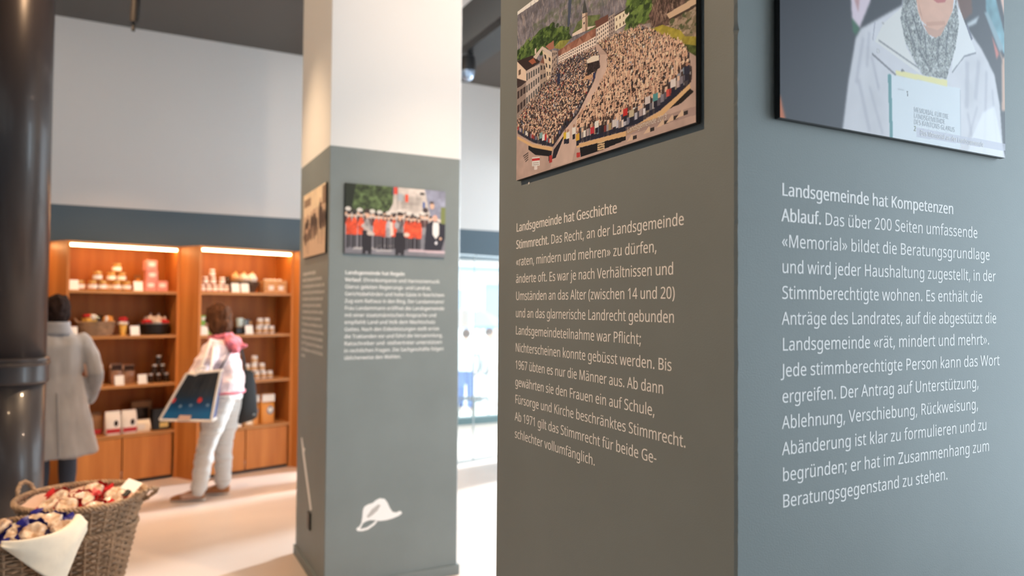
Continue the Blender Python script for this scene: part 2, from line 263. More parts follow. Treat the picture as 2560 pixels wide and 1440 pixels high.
# ------------------------------------------------------------------ lettering
GLYPHS = json.loads(r'''{"(":[241,[[16,110,18,142,22,174,30,205,42,234,57,261,75,286,108,286,84,247,66,203,55,157,52,110,53,79,58,49,66,19,77,-10,91,-37,108,-63,75,-63,57,-39,42,-12,30,17,22,47,18,78]]],")":[241,[[104,110,103,78,98,47,90,17,79,-12,64,-39,45,-63,12,-63,29,-37,43,-10,54,19,62,49,67,79,69,110,67,142,62,173,54,203,43,233,29,260,12,286,45,286,64,261,79,234,90,205,98,174,103,142]]],",":[215,[[77,42,68,12,56,-21,43,-52,16,-52,24,-19,31,15,36,47,74,47]]],"-":[258,[[16,92,16,123,113,123,113,92]]],".":[215,[[29,22,31,34,36,43,44,47,53,49,63,47,71,43,77,34,79,22,77,9,71,1,63,-4,53,-6,44,-4,36,1,31,9]]],"/":[298,[[145,286,38,0,4,0,111,286]]],"0":[459,[[210,144,204,81,198,56,188,35,175,18,158,6,138,-2,114,-4,85,0,61,14,43,35,30,64,22,101,20,144,22,187,29,223,41,252,59,273,84,286,114,291,144,286,168,273,186,252,199,223,207,187],[55,144,56,108,61,78,68,55,80,39,95,29,114,26,134,29,149,39,160,55,168,78,173,108,174,144,173,179,168,209,160,231,149,248,134,257,114,261,95,257,80,248,68,231,61,209,56,179]]],"1":[459,[[142,0,108,0,108,200,108,220,109,235,109,249,98,239,85,227,54,202,36,226,113,286,142,286]]],"2":[459,[[209,0,19,0,19,29,94,105,131,144,153,177,159,194,161,212,157,233,147,248,131,257,110,260,91,258,74,253,41,233,22,257,47,274,76,286,110,290,135,288,156,281,173,270,186,255,194,236,197,214,195,192,188,172,177,153,162,133,123,93,64,34,64,32,209,32]]],"3":[459,[[198,219,196,201,190,186,182,173,170,163,155,156,138,151,138,149,168,142,190,128,202,107,206,81,204,58,195,37,180,20,159,7,131,-1,97,-4,55,-1,18,12,18,45,57,31,97,26,130,29,153,41,165,59,170,82,167,98,160,111,149,121,133,128,113,131,89,133,62,133,62,163,90,163,112,164,129,170,143,178,153,189,160,202,162,217,158,235,148,249,131,258,109,261,82,258,59,249,37,237,20,261,37,272,58,281,82,288,109,290,148,285,176,270,192,247]]],"4":[459,[[221,65,180,65,180,0,146,0,146,65,8,65,8,95,143,288,180,288,180,97,221,97],[146,187,146,206,146,222,147,237,148,250,146,250,138,234,129,219,43,97,146,97]]],"6":[459,[[22,122,25,171,37,217,47,237,61,255,77,270,98,281,123,288,153,290,172,289,188,287,188,257,172,260,154,261,129,259,108,252,91,241,79,227,70,210,63,190,57,146,60,146,75,163,97,175,128,179,151,177,171,169,188,156,200,139,208,118,211,92,208,65,199,41,186,22,168,8,146,-1,119,-4,100,-2,81,4,65,13,50,27,38,45,29,66,24,92],[119,26,142,30,160,42,172,63,176,92,172,117,162,136,144,148,120,152,103,150,87,144,75,135,66,124,60,112,58,99,62,73,73,49,92,32,105,27]]],"7":[459,[[55,0,172,254,18,254,18,286,210,286,210,259,93,0]]],"9":[459,[[209,164,205,115,193,70,183,49,170,31,153,17,132,5,107,-2,77,-4,58,-3,41,0,41,30,58,26,76,25,102,27,122,34,139,45,152,59,161,76,167,96,173,140,170,140,155,123,133,111,102,107,79,110,59,117,43,130,30,147,23,168,20,194,23,222,31,245,45,265,63,279,86,287,111,290,131,288,150,282,166,273,180,259,192,241,201,220,207,194],[111,261,89,257,71,244,59,223,55,194,58,169,68,151,85,139,110,135,128,137,143,143,156,151,165,162,171,175,173,187,169,213,158,237,138,254,126,259]]],";":[215,[[73,42,64,12,52,-21,39,-52,12,-52,18,-28,24,-2,29,24,33,47,71,47],[28,193,30,206,35,215,43,219,53,221,62,219,70,215,76,206,78,193,76,181,70,172,62,168,53,166,43,168,35,172,30,181]]],"A":[512,[[219,0,184,89,71,89,36,0,0,0,112,287,144,287,256,0],[141,207,137,219,132,236,128,250,123,234,119,219,115,207,83,121,173,121]]],"B":[521,[[121,286,168,282,202,270,222,249,229,215,228,199,223,185,215,174,205,164,191,157,175,152,175,150,207,140,221,130,231,118,237,102,239,81,236,57,227,37,212,21,193,9,168,2,140,0,39,0,39,286],[128,164,159,167,178,176,189,191,192,211,188,232,175,245,154,253,122,255,75,255,75,164],[75,134,75,30,133,30,165,34,186,45,197,62,200,84,199,98,194,111,185,121,172,128,154,133,130,134]]],"D":[585,[[268,146,264,102,250,65,229,37,199,16,162,4,119,0,39,0,39,286,127,286,168,282,202,270,230,250,251,223,264,188],[230,145,227,179,218,207,202,229,181,244,154,252,122,255,75,255,75,31,114,31,165,38,201,60,223,95]]],"E":[446,[[199,0,39,0,39,286,199,286,199,255,75,255,75,165,192,165,192,134,75,134,75,32,199,32]]],"F":[416,[[75,0,39,0,39,286,199,286,199,255,75,255,75,153,191,153,191,121,75,121]]],"G":[584,[[163,151,262,151,262,11,215,0,162,-4,121,0,87,14,60,35,40,65,28,101,24,143,29,185,42,221,64,250,93,272,129,286,173,290,218,286,258,273,245,242,210,254,171,259,139,255,112,245,91,228,75,205,65,176,62,143,65,111,73,83,87,59,108,42,135,31,170,27,202,29,226,34,226,119,163,119]]],"H":[594,[[258,0,222,0,222,134,75,134,75,0,39,0,39,286,75,286,75,165,222,165,222,286,258,286]]],"I":[272,[[119,0,16,0,16,21,50,28,50,257,16,265,16,286,119,286,119,265,86,257,86,28,119,21]]],"J":[219,[[-2,-76,-18,-75,-31,-71,-31,-40,-18,-43,-2,-45,17,-40,25,-35,31,-26,35,-14,37,2,37,286,73,286,73,4,71,-21,64,-41,53,-57,38,-68,19,-74]]],"K":[496,[[248,0,206,0,104,137,75,111,75,0,39,0,39,286,75,286,75,145,99,172,124,200,202,286,244,286,130,162]]],"L":[420,[[39,0,39,286,75,286,75,32,200,32,200,0]]],"M":[727,[[165,0,71,251,69,251,71,231,72,203,72,174,72,0,39,0,39,286,92,286,180,52,182,52,272,286,325,286,325,0,289,0,289,176,289,204,291,230,292,251,290,251,195,0]]],"N":[609,[[266,0,224,0,71,238,69,238,70,216,72,189,72,160,72,0,39,0,39,286,81,286,233,49,235,49,234,69,233,97,232,125,232,286,266,286]]],"O":[626,[[289,144,287,112,280,83,270,58,255,36,237,19,214,6,187,-1,157,-4,125,-1,98,7,75,19,57,37,43,58,32,83,26,112,24,144,28,185,39,221,57,250,83,272,116,286,157,291,197,286,229,272,255,251,274,221,285,185],[63,144,65,110,73,81,85,58,104,41,127,31,157,27,186,31,210,41,228,58,241,81,248,110,251,144,245,192,228,228,199,251,157,259,128,256,104,245,85,228,73,205,65,177]]],"P":[485,[[115,286,163,281,196,264,216,238,222,202,216,168,209,153,197,139,182,128,162,119,137,113,108,111,75,111,75,0,39,0,39,286],[111,255,75,255,75,142,104,142,129,144,149,148,165,156,176,167,183,182,185,200,180,225,167,242,144,252]]],"R":[499,[[118,286,150,284,177,277,197,266,211,250,219,230,222,205,220,184,214,167,204,153,192,143,165,128,243,0,201,0,132,118,75,118,75,0,39,0,39,286],[116,255,75,255,75,149,118,149,148,152,169,163,181,180,185,203,183,220,177,233,168,243,155,250,137,254]]],"S":[440,[[201,77,198,53,189,33,174,17,153,6,128,-2,99,-4,68,-2,42,2,20,10,20,44,56,32,101,27,120,29,136,33,149,40,158,49,163,60,165,73,164,86,159,97,151,106,139,115,98,132,66,147,43,165,29,188,24,217,27,239,36,256,50,271,68,281,90,288,115,290,159,286,194,274,183,243,151,254,115,259,98,257,85,253,74,247,67,239,62,229,61,217,62,204,67,193,74,184,86,176,123,159,166,139,181,128,192,114,199,97]]],"T":[446,[[130,0,93,0,93,255,4,255,4,286,219,286,219,255,130,255]]],"U":[586,[[257,101,254,73,245,48,229,26,208,10,180,-1,145,-4,98,3,64,25,43,59,36,102,36,286,72,286,72,101,77,70,91,47,114,32,147,27,171,30,189,37,204,48,213,63,219,81,221,101,221,286,257,286]]],"V":[481,[[241,286,138,0,102,0,0,286,38,286,102,103,110,80,116,60,120,40,125,60,131,81,138,103,202,286]]],"W":[746,[[368,286,291,0,255,0,199,188,194,205,190,222,187,236,185,244,183,236,180,222,176,205,171,186,117,0,81,0,5,286,43,286,87,111,91,93,95,76,98,59,101,43,103,60,107,77,111,95,116,113,166,286,204,286,256,112,261,94,266,75,269,58,272,43,275,64,280,87,286,112,330,286]]],"Z":[459,[[214,0,15,0,15,27,166,254,20,254,20,286,210,286,210,259,59,32,214,32]]],"a":[450,[[115,219,150,214,174,201,188,179,192,146,192,0,167,0,160,30,158,30,139,11,117,0,86,-4,68,-2,52,3,38,11,27,24,21,40,18,60,25,88,44,109,76,123,121,128,158,130,158,142,155,165,146,180,132,187,113,190,81,185,53,174,42,200,75,213],[126,104,92,100,70,91,59,77,55,59,58,44,66,33,79,27,94,24,119,28,140,39,153,59,158,86,158,105]]],"b":[493,[[69,231,69,205,67,186,69,186,80,199,95,209,113,216,136,219,172,212,200,191,218,156,225,107,222,74,214,46,200,24,182,8,161,-1,136,-4,113,-2,95,5,80,15,69,27,67,27,59,0,34,0,34,305,69,305],[130,189,109,187,94,181,82,170,75,154,71,134,69,109,69,107,73,72,82,46,101,31,131,25,156,31,174,47,184,72,188,108,184,143,174,169,156,184]]],"c":[385,[[120,-4,93,-1,70,8,50,22,35,44,25,72,22,106,25,142,35,171,51,192,71,207,95,216,123,219,154,216,179,207,168,178,146,185,122,188,102,186,86,179,74,167,65,152,60,131,59,107,60,83,65,63,74,47,86,36,101,29,120,26,151,30,176,39,176,8,152,-1]]],"d":[493,[[110,-4,74,3,46,24,28,59,22,107,28,156,46,191,75,212,111,219,140,215,162,203,177,187,180,187,178,203,177,219,177,305,213,305,213,0,184,0,179,29,177,29,162,12,140,0],[116,25,145,30,164,44,174,67,178,100,178,107,174,142,164,168,146,184,115,190,91,184,73,167,62,140,59,106,62,72,73,47,91,31]]],"e":[452,[[117,219,143,216,165,207,182,192,195,173,203,149,206,122,206,101,59,101,64,69,77,45,99,31,127,26,163,30,196,41,196,10,164,-1,126,-4,97,-1,72,8,51,24,35,46,25,73,22,106,25,139,34,166,48,189,67,205,90,216],[117,190,94,186,77,174,65,154,59,129,169,129,167,146,163,161,156,173,146,182,133,188]]],"f":[276,[[133,188,79,188,79,0,44,0,44,188,6,188,6,204,44,216,44,229,46,254,52,273,62,288,76,299,93,305,113,307,137,305,155,300,146,272,131,276,114,278,98,275,88,266,81,251,79,229,79,215,133,215]]],"g":[493,[[110,219,130,217,149,211,164,201,178,186,180,186,184,215,213,215,213,-4,210,-32,202,-55,189,-73,170,-86,146,-94,116,-96,74,-93,39,-83,39,-50,75,-63,118,-67,143,-63,162,-51,174,-32,178,-6,178,2,178,16,179,28,177,28,165,14,149,4,131,-2,111,-4,74,3,46,25,28,60,22,107,28,153,46,189,73,211],[115,189,98,187,84,180,73,168,65,152,60,131,59,107,62,72,73,46,91,30,116,25,144,29,155,34,163,42,174,65,178,99,178,107,176,134,171,154,163,170,151,181,135,187]]],"h":[496,[[69,215,69,200,67,185,70,185,87,204,110,215,137,219,161,216,180,210,196,200,206,185,213,165,215,140,215,0,180,0,180,138,178,160,169,176,154,186,132,189,111,187,95,180,83,169,75,154,71,134,69,111,69,0,34,0,34,305,69,305]]],"i":[207,[[69,215,69,0,34,0,34,215],[52,296,66,290,71,283,73,273,71,263,66,256,52,251,44,252,37,256,33,263,31,273,33,283,37,290,44,294]]],"j":[207,[[9,-96,-9,-95,-22,-91,-22,-63,-10,-66,4,-67,16,-65,26,-60,32,-50,34,-33,34,215,69,215,69,-32,68,-51,63,-67,55,-79,43,-89,28,-94],[31,273,33,283,37,290,44,294,52,296,66,290,71,283,73,273,71,263,66,256,52,251,44,252,37,256,33,263]]],"k":[428,[[69,146,68,129,67,111,69,111,76,120,86,132,95,142,163,215,204,215,117,123,211,0,168,0,93,100,69,79,69,0,34,0,34,305,69,305]]],"l":[207,[[69,0,34,0,34,305,69,305]]],"m":[750,[[270,219,302,214,324,200,338,176,342,140,342,0,308,0,308,138,305,160,297,176,283,186,264,189,237,185,219,171,209,149,206,119,206,0,171,0,171,138,166,167,160,177,152,184,141,188,127,189,107,187,93,180,82,169,75,154,71,135,69,111,69,0,34,0,34,215,63,215,68,186,70,186,86,204,108,215,133,219,156,217,175,210,189,199,199,183,201,183,214,199,230,210,250,217]]],"n":[496,[[138,219,171,214,196,200,210,176,215,140,215,0,180,0,180,138,178,160,169,176,154,186,132,189,102,184,83,169,73,145,69,111,69,0,34,0,34,215,63,215,68,186,70,186,88,204,111,215]]],"o":[485,[[221,108,219,83,214,60,205,41,194,25,179,13,162,3,142,-2,121,-4,100,-2,81,3,65,13,50,25,38,41,29,60,24,83,22,108,25,141,34,168,49,190,69,206,93,216,122,219,149,216,173,206,193,190,208,168,218,141],[59,108,60,84,65,64,74,47,86,35,102,28,121,25,141,28,157,35,169,47,178,64,183,84,184,108,183,132,178,152,169,168,157,179,141,187,121,189,93,184,73,168,62,142]]],"p":[493,[[136,219,172,212,200,191,218,157,225,108,222,74,214,46,200,24,183,9,161,-1,136,-4,107,0,85,12,69,27,67,27,69,10,69,-8,69,-96,34,-96,34,215,63,215,68,186,69,186,85,202,106,215],[130,189,110,187,95,181,84,171,76,156,71,138,69,115,69,108,71,83,75,63,83,47,94,35,110,28,131,25,149,28,163,36,174,49,182,66,186,86,188,108,184,141,174,167,156,184]]],"r":[331,[[134,219,147,218,160,217,155,184,144,186,132,187,108,182,88,167,74,144,69,115,69,0,34,0,34,215,63,215,67,176,69,176,85,197,107,213,120,217]]],"s":[384,[[174,59,171,40,164,24,151,12,134,3,113,-2,88,-4,50,0,21,10,21,42,52,30,89,24,112,27,128,33,137,43,140,56,136,71,120,83,87,98,51,114,38,123,28,133,22,146,20,162,26,186,43,204,68,215,101,219,138,215,170,204,158,176,129,186,99,190,80,188,66,183,57,175,54,164,59,149,77,137,109,123,144,107,157,99,166,88,172,75]]],"t":[289,[[106,25,122,26,136,29,136,2,120,-2,100,-4,84,-3,69,2,56,10,46,22,39,39,37,63,37,188,6,188,6,204,37,219,51,264,72,264,72,215,134,215,134,188,72,188,72,63,75,46,82,34,92,27]]],"u":[496,[[214,215,214,0,185,0,180,28,178,28,160,10,137,-1,110,-4,86,-2,67,4,51,15,40,30,34,49,32,74,32,215,67,215,67,77,70,54,79,38,94,28,115,25,137,28,153,34,165,45,173,61,177,80,178,103,178,215]]],"v":[407,[[81,0,0,215,38,215,83,88,90,69,97,48,101,31,102,31,107,48,114,69,120,88,166,215,204,215,122,0]]],"w":[630,[[173,121,168,138,164,154,160,168,158,178,156,178,154,168,151,154,147,138,142,121,103,0,63,0,4,215,41,215,71,101,77,77,82,55,85,36,86,36,89,49,92,64,96,80,101,94,139,215,177,215,214,94,220,75,225,54,229,37,230,37,233,54,238,76,245,101,275,215,311,215,251,0,210,0]]],"z":[377,[[173,0,16,0,16,23,131,188,22,188,22,215,170,215,170,188,56,27,173,27]]],"«":[408,[[16,108,83,189,109,174,53,106,109,37,83,22,16,103],[95,108,164,189,188,174,132,106,188,37,164,22,95,103]]],"»":[408,[[188,103,120,22,95,37,151,106,95,174,120,189,188,108],[108,103,40,22,16,37,72,106,16,174,40,189,108,108]]],"Ü":[586,[[257,101,254,73,245,48,229,26,208,10,180,-1,145,-4,98,3,64,25,43,59,36,102,36,286,72,286,72,101,77,70,91,47,114,32,147,27,171,30,189,37,204,48,213,63,219,81,221,101,221,286,257,286],[91,344,92,353,96,359,109,364,123,359,127,353,128,344,127,336,123,329,109,324,96,329,92,336],[166,344,167,353,171,359,184,364,198,359,202,353,203,344,202,336,198,329,184,324,171,329,167,336]]],"ä":[450,[[115,219,150,214,174,201,188,179,192,146,192,0,167,0,160,30,158,30,139,11,117,0,86,-4,68,-2,52,3,38,11,27,24,21,40,18,60,25,88,44,109,76,123,121,128,158,130,158,142,155,165,146,180,132,187,113,190,81,185,53,174,42,200,75,213],[126,104,92,100,70,91,59,77,55,59,58,44,66,33,79,27,94,24,119,28,140,39,153,59,158,86,158,105],[57,273,58,282,62,288,75,293,89,288,93,282,94,273,93,264,89,258,75,253,62,258,58,264],[132,273,133,282,137,288,150,293,164,288,168,282,169,273,168,264,164,258,150,253,137,258,133,264]]],"ö":[485,[[221,108,219,83,214,60,205,41,194,25,179,13,162,3,142,-2,121,-4,100,-2,81,3,65,13,50,25,38,41,29,60,24,83,22,108,25,141,34,168,49,190,69,206,93,216,122,219,149,216,173,206,193,190,208,168,218,141],[59,108,60,84,65,64,74,47,86,35,102,28,121,25,141,28,157,35,169,47,178,64,183,84,184,108,183,132,178,152,169,168,157,179,141,187,121,189,93,184,73,168,62,142],[65,273,67,282,71,288,84,293,97,288,102,282,103,273,102,264,97,258,84,253,71,258,67,264],[141,273,142,282,146,288,159,293,172,288,177,282,178,273,177,264,172,258,159,253,146,258,142,264]]],"ü":[496,[[214,215,214,0,185,0,180,28,178,28,160,10,137,-1,110,-4,86,-2,67,4,51,15,40,30,34,49,32,74,32,215,67,215,67,77,70,54,79,38,94,28,115,25,137,28,153,34,165,45,173,61,177,80,178,103,178,215],[68,273,69,282,73,288,87,293,100,288,104,282,105,273,104,264,100,258,87,253,73,258,69,264],[143,273,144,282,149,288,162,293,175,288,179,282,180,273,179,264,175,258,162,253,149,258,144,264]]]," ":[209,[]]}''')
CAP = 0.572
XH = 0.0346

def text_width(t, sx): return sum(GLYPHS[c][0] for c in t if c in GLYPHS) / 1000 * sx

def text_obj(name, rows, m, parent, M, bold=0.0):
    """rows: (text, x, y, size, xscale); placed by matrix M (local x right, y up, z out)"""
    cu = bpy.data.curves.new(name, 'CURVE'); cu.dimensions = '2D'; cu.fill_mode = 'BOTH'
    for t, x, y, size, sx in rows:
        for ch in t:
            if ch not in GLYPHS: continue
            adv, cs = GLYPHS[ch]
            for c in cs:
                sp = cu.splines.new('POLY'); k = len(c) // 2
                sp.points.add(k - 1); sp.use_cyclic_u = True
                sp.points.foreach_set('co', [q for i in range(k) for q in (x + c[2 * i] / 500 * size * sx, y + c[2 * i + 1] / 500 * size, 0, 1)])
            x += adv / 1000 * size * sx
    o = bpy.data.objects.new(name, cu); C.objects.link(o)
    bpy.context.view_layer.update()
    me = bpy.data.meshes.new_from_object(o.evaluated_get(bpy.context.evaluated_depsgraph_get()))
    bpy.data.objects.remove(o)
    if bold:      # heavier strokes: the letter shapes laid a hair apart
        bm = bmesh.new(); src = me.copy()
        for dx in (-bold, 0, bold):
            k = len(bm.verts); bm.from_mesh(src); bm.verts.ensure_lookup_table()
            for v in bm.verts[k:]: v.co.x += dx; v.co.z += dx * .02
        bm.to_mesh(me); bm.free(); bpy.data.meshes.remove(src)
    me.name = name; me.materials.clear(); me.materials.append(m)
    o = bpy.data.objects.new(name, me); C.objects.link(o)
    if parent: o.parent = parent
    o.matrix_local = M
    return o

def frame(origin, right, out):
    r = Vector(right); n = Vector(out); u = Vector((0, 0, 1))
    return Matrix(((r.x, u.x, n.x, origin[0]), (r.y, u.y, n.y, origin[1]), (r.z, u.z, n.z, origin[2]), (0, 0, 0, 1)))

def text_block(parent, rows, widths, origin, right, out, m, pitch=0.47807 / 12, size=XH):
    """rows: list of strings, first is the heading; 'bold|rest' starts with a bold word"""
    head = rows[0]; w0 = widths[0] / text_width(head, 1) / size
    M = frame(origin, right, out)
    text_obj('heading_lettering', [(head, 0, 0, size, w0)], m, parent, M, bold=0.0006)
    body = []
    for i, t in enumerate(rows[1:], 1):
        plain = t.replace('|', ''); sx = widths[i] / text_width(plain, 1) / size
        if '|' in t:
            b, r = t.split('|'); text_obj('lead_word_lettering', [(b, 0, -i * pitch, size, sx)], m, parent, M, bold=0.0006)
            body.append((r, text_width(b, 1) * size * sx, -i * pitch, size, sx))
        else: body.append((t, 0, -i * pitch, size, sx))
    text_obj('paragraph_lettering', body, m, parent, M, bold=0.00013)

# ------------------------------------------------------------------ printed pictures
class Canvas:
    def __init__(s, W, H, col): s.W = W; s.H = H; s.a = np.zeros((H, W, 3)); s.a[:] = col
    def _mask(s, pts):
        p = np.array(pts) * (s.W, s.H)
        x0, y0 = np.maximum(np.floor(p.min(0)).astype(int), 0); x1, y1 = np.minimum(np.ceil(p.max(0)).astype(int) + 1, (s.W, s.H))
        if x1 <= x0 or y1 <= y0: return None
        X, Y = np.meshgrid(np.arange(x0, x1) + .5, np.arange(y0, y1) + .5)
        ins = np.zeros(X.shape, bool); n = len(p)
        for i in range(n):
            ax, ay = p[i]; bx, by = p[(i + 1) % n]
            if ay == by: continue
            c = ((ay > Y) != (by > Y)) & (X < (bx - ax) * (Y - ay) / (by - ay) + ax)
            ins ^= c
        return (slice(y0, y1), slice(x0, x1)), ins
    def poly(s, pts, col, op=1.0, nz=0.0, sc=0.02, col2=None):
        r = s._mask(pts)
        if r is None: return
        sl, m = r; reg = s.a[sl]; c = np.array(col, float) * np.ones(reg.shape)
        if nz or col2 is not None:
            f = s.noise(sc)[sl][..., None]
            c = c * (1 + nz * (f - .5) * 2) if col2 is None else c * (1 - f) + np.array(col2, float) * f
        reg[m] = reg[m] * (1 - op) + c[m] * op
    def noise(s, sc, seed=None):
        key = (sc, seed)
        if not hasattr(s, 'nc'): s.nc = {}
        if key in s.nc: return s.nc[key]
        out = np.zeros((s.H, s.W)); amp = 1; tot = 0; g = np.random.default_rng(int(sc * 10000) + (seed or 0))
        for o in range(3):
            n = max(2, int(1 / sc * 2 ** o)); m = max(2, int(n * s.H / s.W))
            gr = g.random((m + 2, n + 2))
            yy = np.linspace(0, m, s.H); xx = np.linspace(0, n, s.W)
            yi = yy.astype(int); xi = xx.astype(int); fy = (yy - yi)[:, None]; fx = (xx - xi)[None]
            a = gr[yi][:, xi]; b = gr[yi][:, xi + 1]; c = gr[yi + 1][:, xi]; d = gr[yi + 1][:, xi + 1]
            out += amp * ((a * (1 - fx) + b * fx) * (1 - fy) + (c * (1 - fx) + d * fx) * fy); tot += amp; amp *= .6
        out = np.clip((out / tot - .5) * 1.8 + .5, 0, 1); s.nc[key] = out
        return out
    def rect(s, x0, y0, x1, y1, col, op=1.0):
        X0, X1 = max(0, int(x0 * s.W)), min(s.W, max(int(x0 * s.W) + 1, int(x1 * s.W))); Y0, Y1 = max(0, int(y0 * s.H)), min(s.H, max(int(y0 * s.H) + 1, int(y1 * s.H)))
        if X1 > X0 and Y1 > Y0: s.a[Y0:Y1, X0:X1] = s.a[Y0:Y1, X0:X1] * (1 - op) + np.array(col) * op
    def ell(s, cx, cy, rx, ry, col, op=1.0):
        k = [(cx + rx * math.cos(t * PI / 8), cy + ry * math.sin(t * PI / 8)) for t in range(16)]; s.poly(k, col, op)
    def line(s, a, b, w, col, op=1.0):
        dx, dy = (b[0] - a[0]), (b[1] - a[1]) * s.H / s.W; L = math.hypot(dx, dy) or 1; nx, ny = -dy / L * w / 2, dx / L * w / 2 * s.W / s.H
        s.poly([(a[0] + nx, a[1] + ny), (b[0] + nx, b[1] + ny), (b[0] - nx, b[1] - ny), (a[0] - nx, a[1] - ny)], col, op)
    def blur(s, k=1):
        for _ in range(k):
            p = np.pad(s.a, ((1, 1), (1, 1), (0, 0)), 'edge')
            s.a = (p[1:-1, 1:-1] * 4 + p[:-2, 1:-1] * 2 + p[2:, 1:-1] * 2 + p[1:-1, :-2] * 2 + p[1:-1, 2:] * 2 + p[:-2, :-2] + p[2:, 2:] + p[:-2, 2:] + p[2:, :-2]) / 16
    def mesh(s, name, w, h, m, parent, surf=None):
        """flat sheet in local XY (x right, y up) that carries the picture as point colours"""
        W, H = s.W, s.H
        u, v = np.meshgrid(np.linspace(0, 1, W), np.linspace(0, 1, H))
        if surf is None: co = np.stack([u * w, (1 - v) * h, np.zeros_like(u)], -1)
        else: co = surf(u, v)
        idx = np.arange(W * H).reshape(H, W)
        q = np.stack([idx[1:, :-1], idx[1:, 1:], idx[:-1, 1:], idx[:-1, :-1]], -1).reshape(-1, 4)
        me = bpy.data.meshes.new(name)
        me.vertices.add(W * H); me.vertices.foreach_set('co', co.reshape(-1).astype(np.float32))
        me.loops.add(q.size); me.loops.foreach_set('vertex_index', q.reshape(-1).astype(np.int32))
        me.polygons.add(len(q)); me.polygons.foreach_set('loop_start', np.arange(0, q.size, 4, dtype=np.int32))
        me.update(calc_edges=True)
        at = me.color_attributes.new('print', 'FLOAT_COLOR', 'POINT')
        c = np.clip(s.a / 255.0, 0, 1); c = np.where(c <= .04045, c / 12.92, ((c + .055) / 1.055) ** 2.4)
        at.data.foreach_set('color', np.concatenate([c, np.ones((H, W, 1))], -1).reshape(-1).astype(np.float32))
        me.materials.append(m)
        o = bpy.data.objects.new(name, me); C.objects.link(o)
        if parent: o.parent = parent
        return o

def print_mat(name, rough=0.4, spec=0.4):
    m = bpy.data.materials.new(name); m.use_nodes = True; nt = m.node_tree; p = nt.nodes['Principled BSDF']
    a = nt.nodes.new('ShaderNodeAttribute'); a.attribute_name = 'print'
    nt.links.new(a.outputs['Color'], p.inputs['Base Color']); p.inputs['Roughness'].default_value = rough; p.inputs['Specular IOR Level'].default_value = spec
    return m
# ------------------------------------------------------------------ materials
GREY = srgb(126, 134, 134)
m_paint = mat('slate_paint', GREY, 0.55, vary=0.05, vscale=3.0, bump=0.30, bscale=380.0, bdist=0.0009, spec=0.35)
m_white = mat('white_paint', (0.77, 0.76, 0.745), 0.75, bump=0.15, bscale=160.0, bdist=0.001, spec=0.3)
m_band = mat('slate_wall_paint', srgb(90, 107, 118), 0.6, spec=0.3)
m_ceil = mat('dark_ceiling_paint', srgb(88, 84, 80), 0.8, spec=0.2)
m_floor = mat('cream_screed', (0.68, 0.565, 0.49), 0.38, vary=0.06, vscale=1.6, spec=0.4)
m_letter = mat('white_lettering', (0.95, 0.94, 0.93), 0.6, spec=0.3)
m_crease = mat('pale_grey_print', (0.52, 0.50, 0.48), 0.6)
m_board = mat('black_board_edge', (0.006, 0.007, 0.008), 0.45)
m_print = print_mat('glossy_print', 0.45, 0.25)
m_print2 = print_mat('matt_print', 0.6, 0.3)
m_black = mat('black_metal', (0.008, 0.008, 0.009), 0.4)
m_glasslens = mat('lens_glass', (0.35, 0.45, 0.6), 0.08, metal=0.6)
m_wood = mat('oak_veneer', (0.45, 0.145, 0.028), 0.45, vary=0.0, col2=(0.67, 0.265, 0.064), vscale=1.0, stretch=(9, 9, 0.7), spec=0.4)
m_woodh = mat('oak_shelf_edge', (0.42, 0.185, 0.058), 0.42, col2=(0.56, 0.27, 0.095), vscale=1.0, stretch=(1.2, 9, 12), spec=0.4)
m_back = mat('oak_back_shaded', (0.33, 0.095, 0.015), 0.5, col2=(0.48, 0.165, 0.032), vscale=1.0, stretch=(9, 9, 0.7), spec=0.3)  # darker copy of the oak, shade inside the shelves put into its colour
m_led = mat('led_diffuser', (1, 0.9, 0.75), 0.4, emit=(1.0, 0.60, 0.26), estr=25.0)
m_steel = mat('grey_metal_rail', (0.30, 0.33, 0.34), 0.35, metal=0.7)
m_teal = mat('teal_sill_paint', srgb(92, 120, 126), 0.5)
m_pipe = mat('black_gloss_enamel', (0.060, 0.050, 0.050), 0.36, spec=0.6, coat=0.25)

def glass_mat():
    m = bpy.data.materials.new('clear_glass'); m.use_nodes = True; nt = m.node_tree; n = nt.nodes; n.clear()
    out = n.new('ShaderNodeOutputMaterial'); mx = n.new('ShaderNodeMixShader'); tr = n.new('ShaderNodeBsdfTransparent'); gl = n.new('ShaderNodeBsdfGlossy')
    tr.inputs[0].default_value = (0.96, 0.985, 0.98, 1); gl.inputs['Roughness'].default_value = 0.02
    fr = n.new('ShaderNodeFresnel'); fr.inputs[0].default_value = 1.35
    nt.links.new(fr.outputs[0], mx.inputs[0]); nt.links.new(tr.outputs[0], mx.inputs[1]); nt.links.new(gl.outputs[0], mx.inputs[2]); nt.links.new(mx.outputs[0], out.inputs[0])
    return m
m_glass = glass_mat()

def st(o): return tag(o, kind='structure')

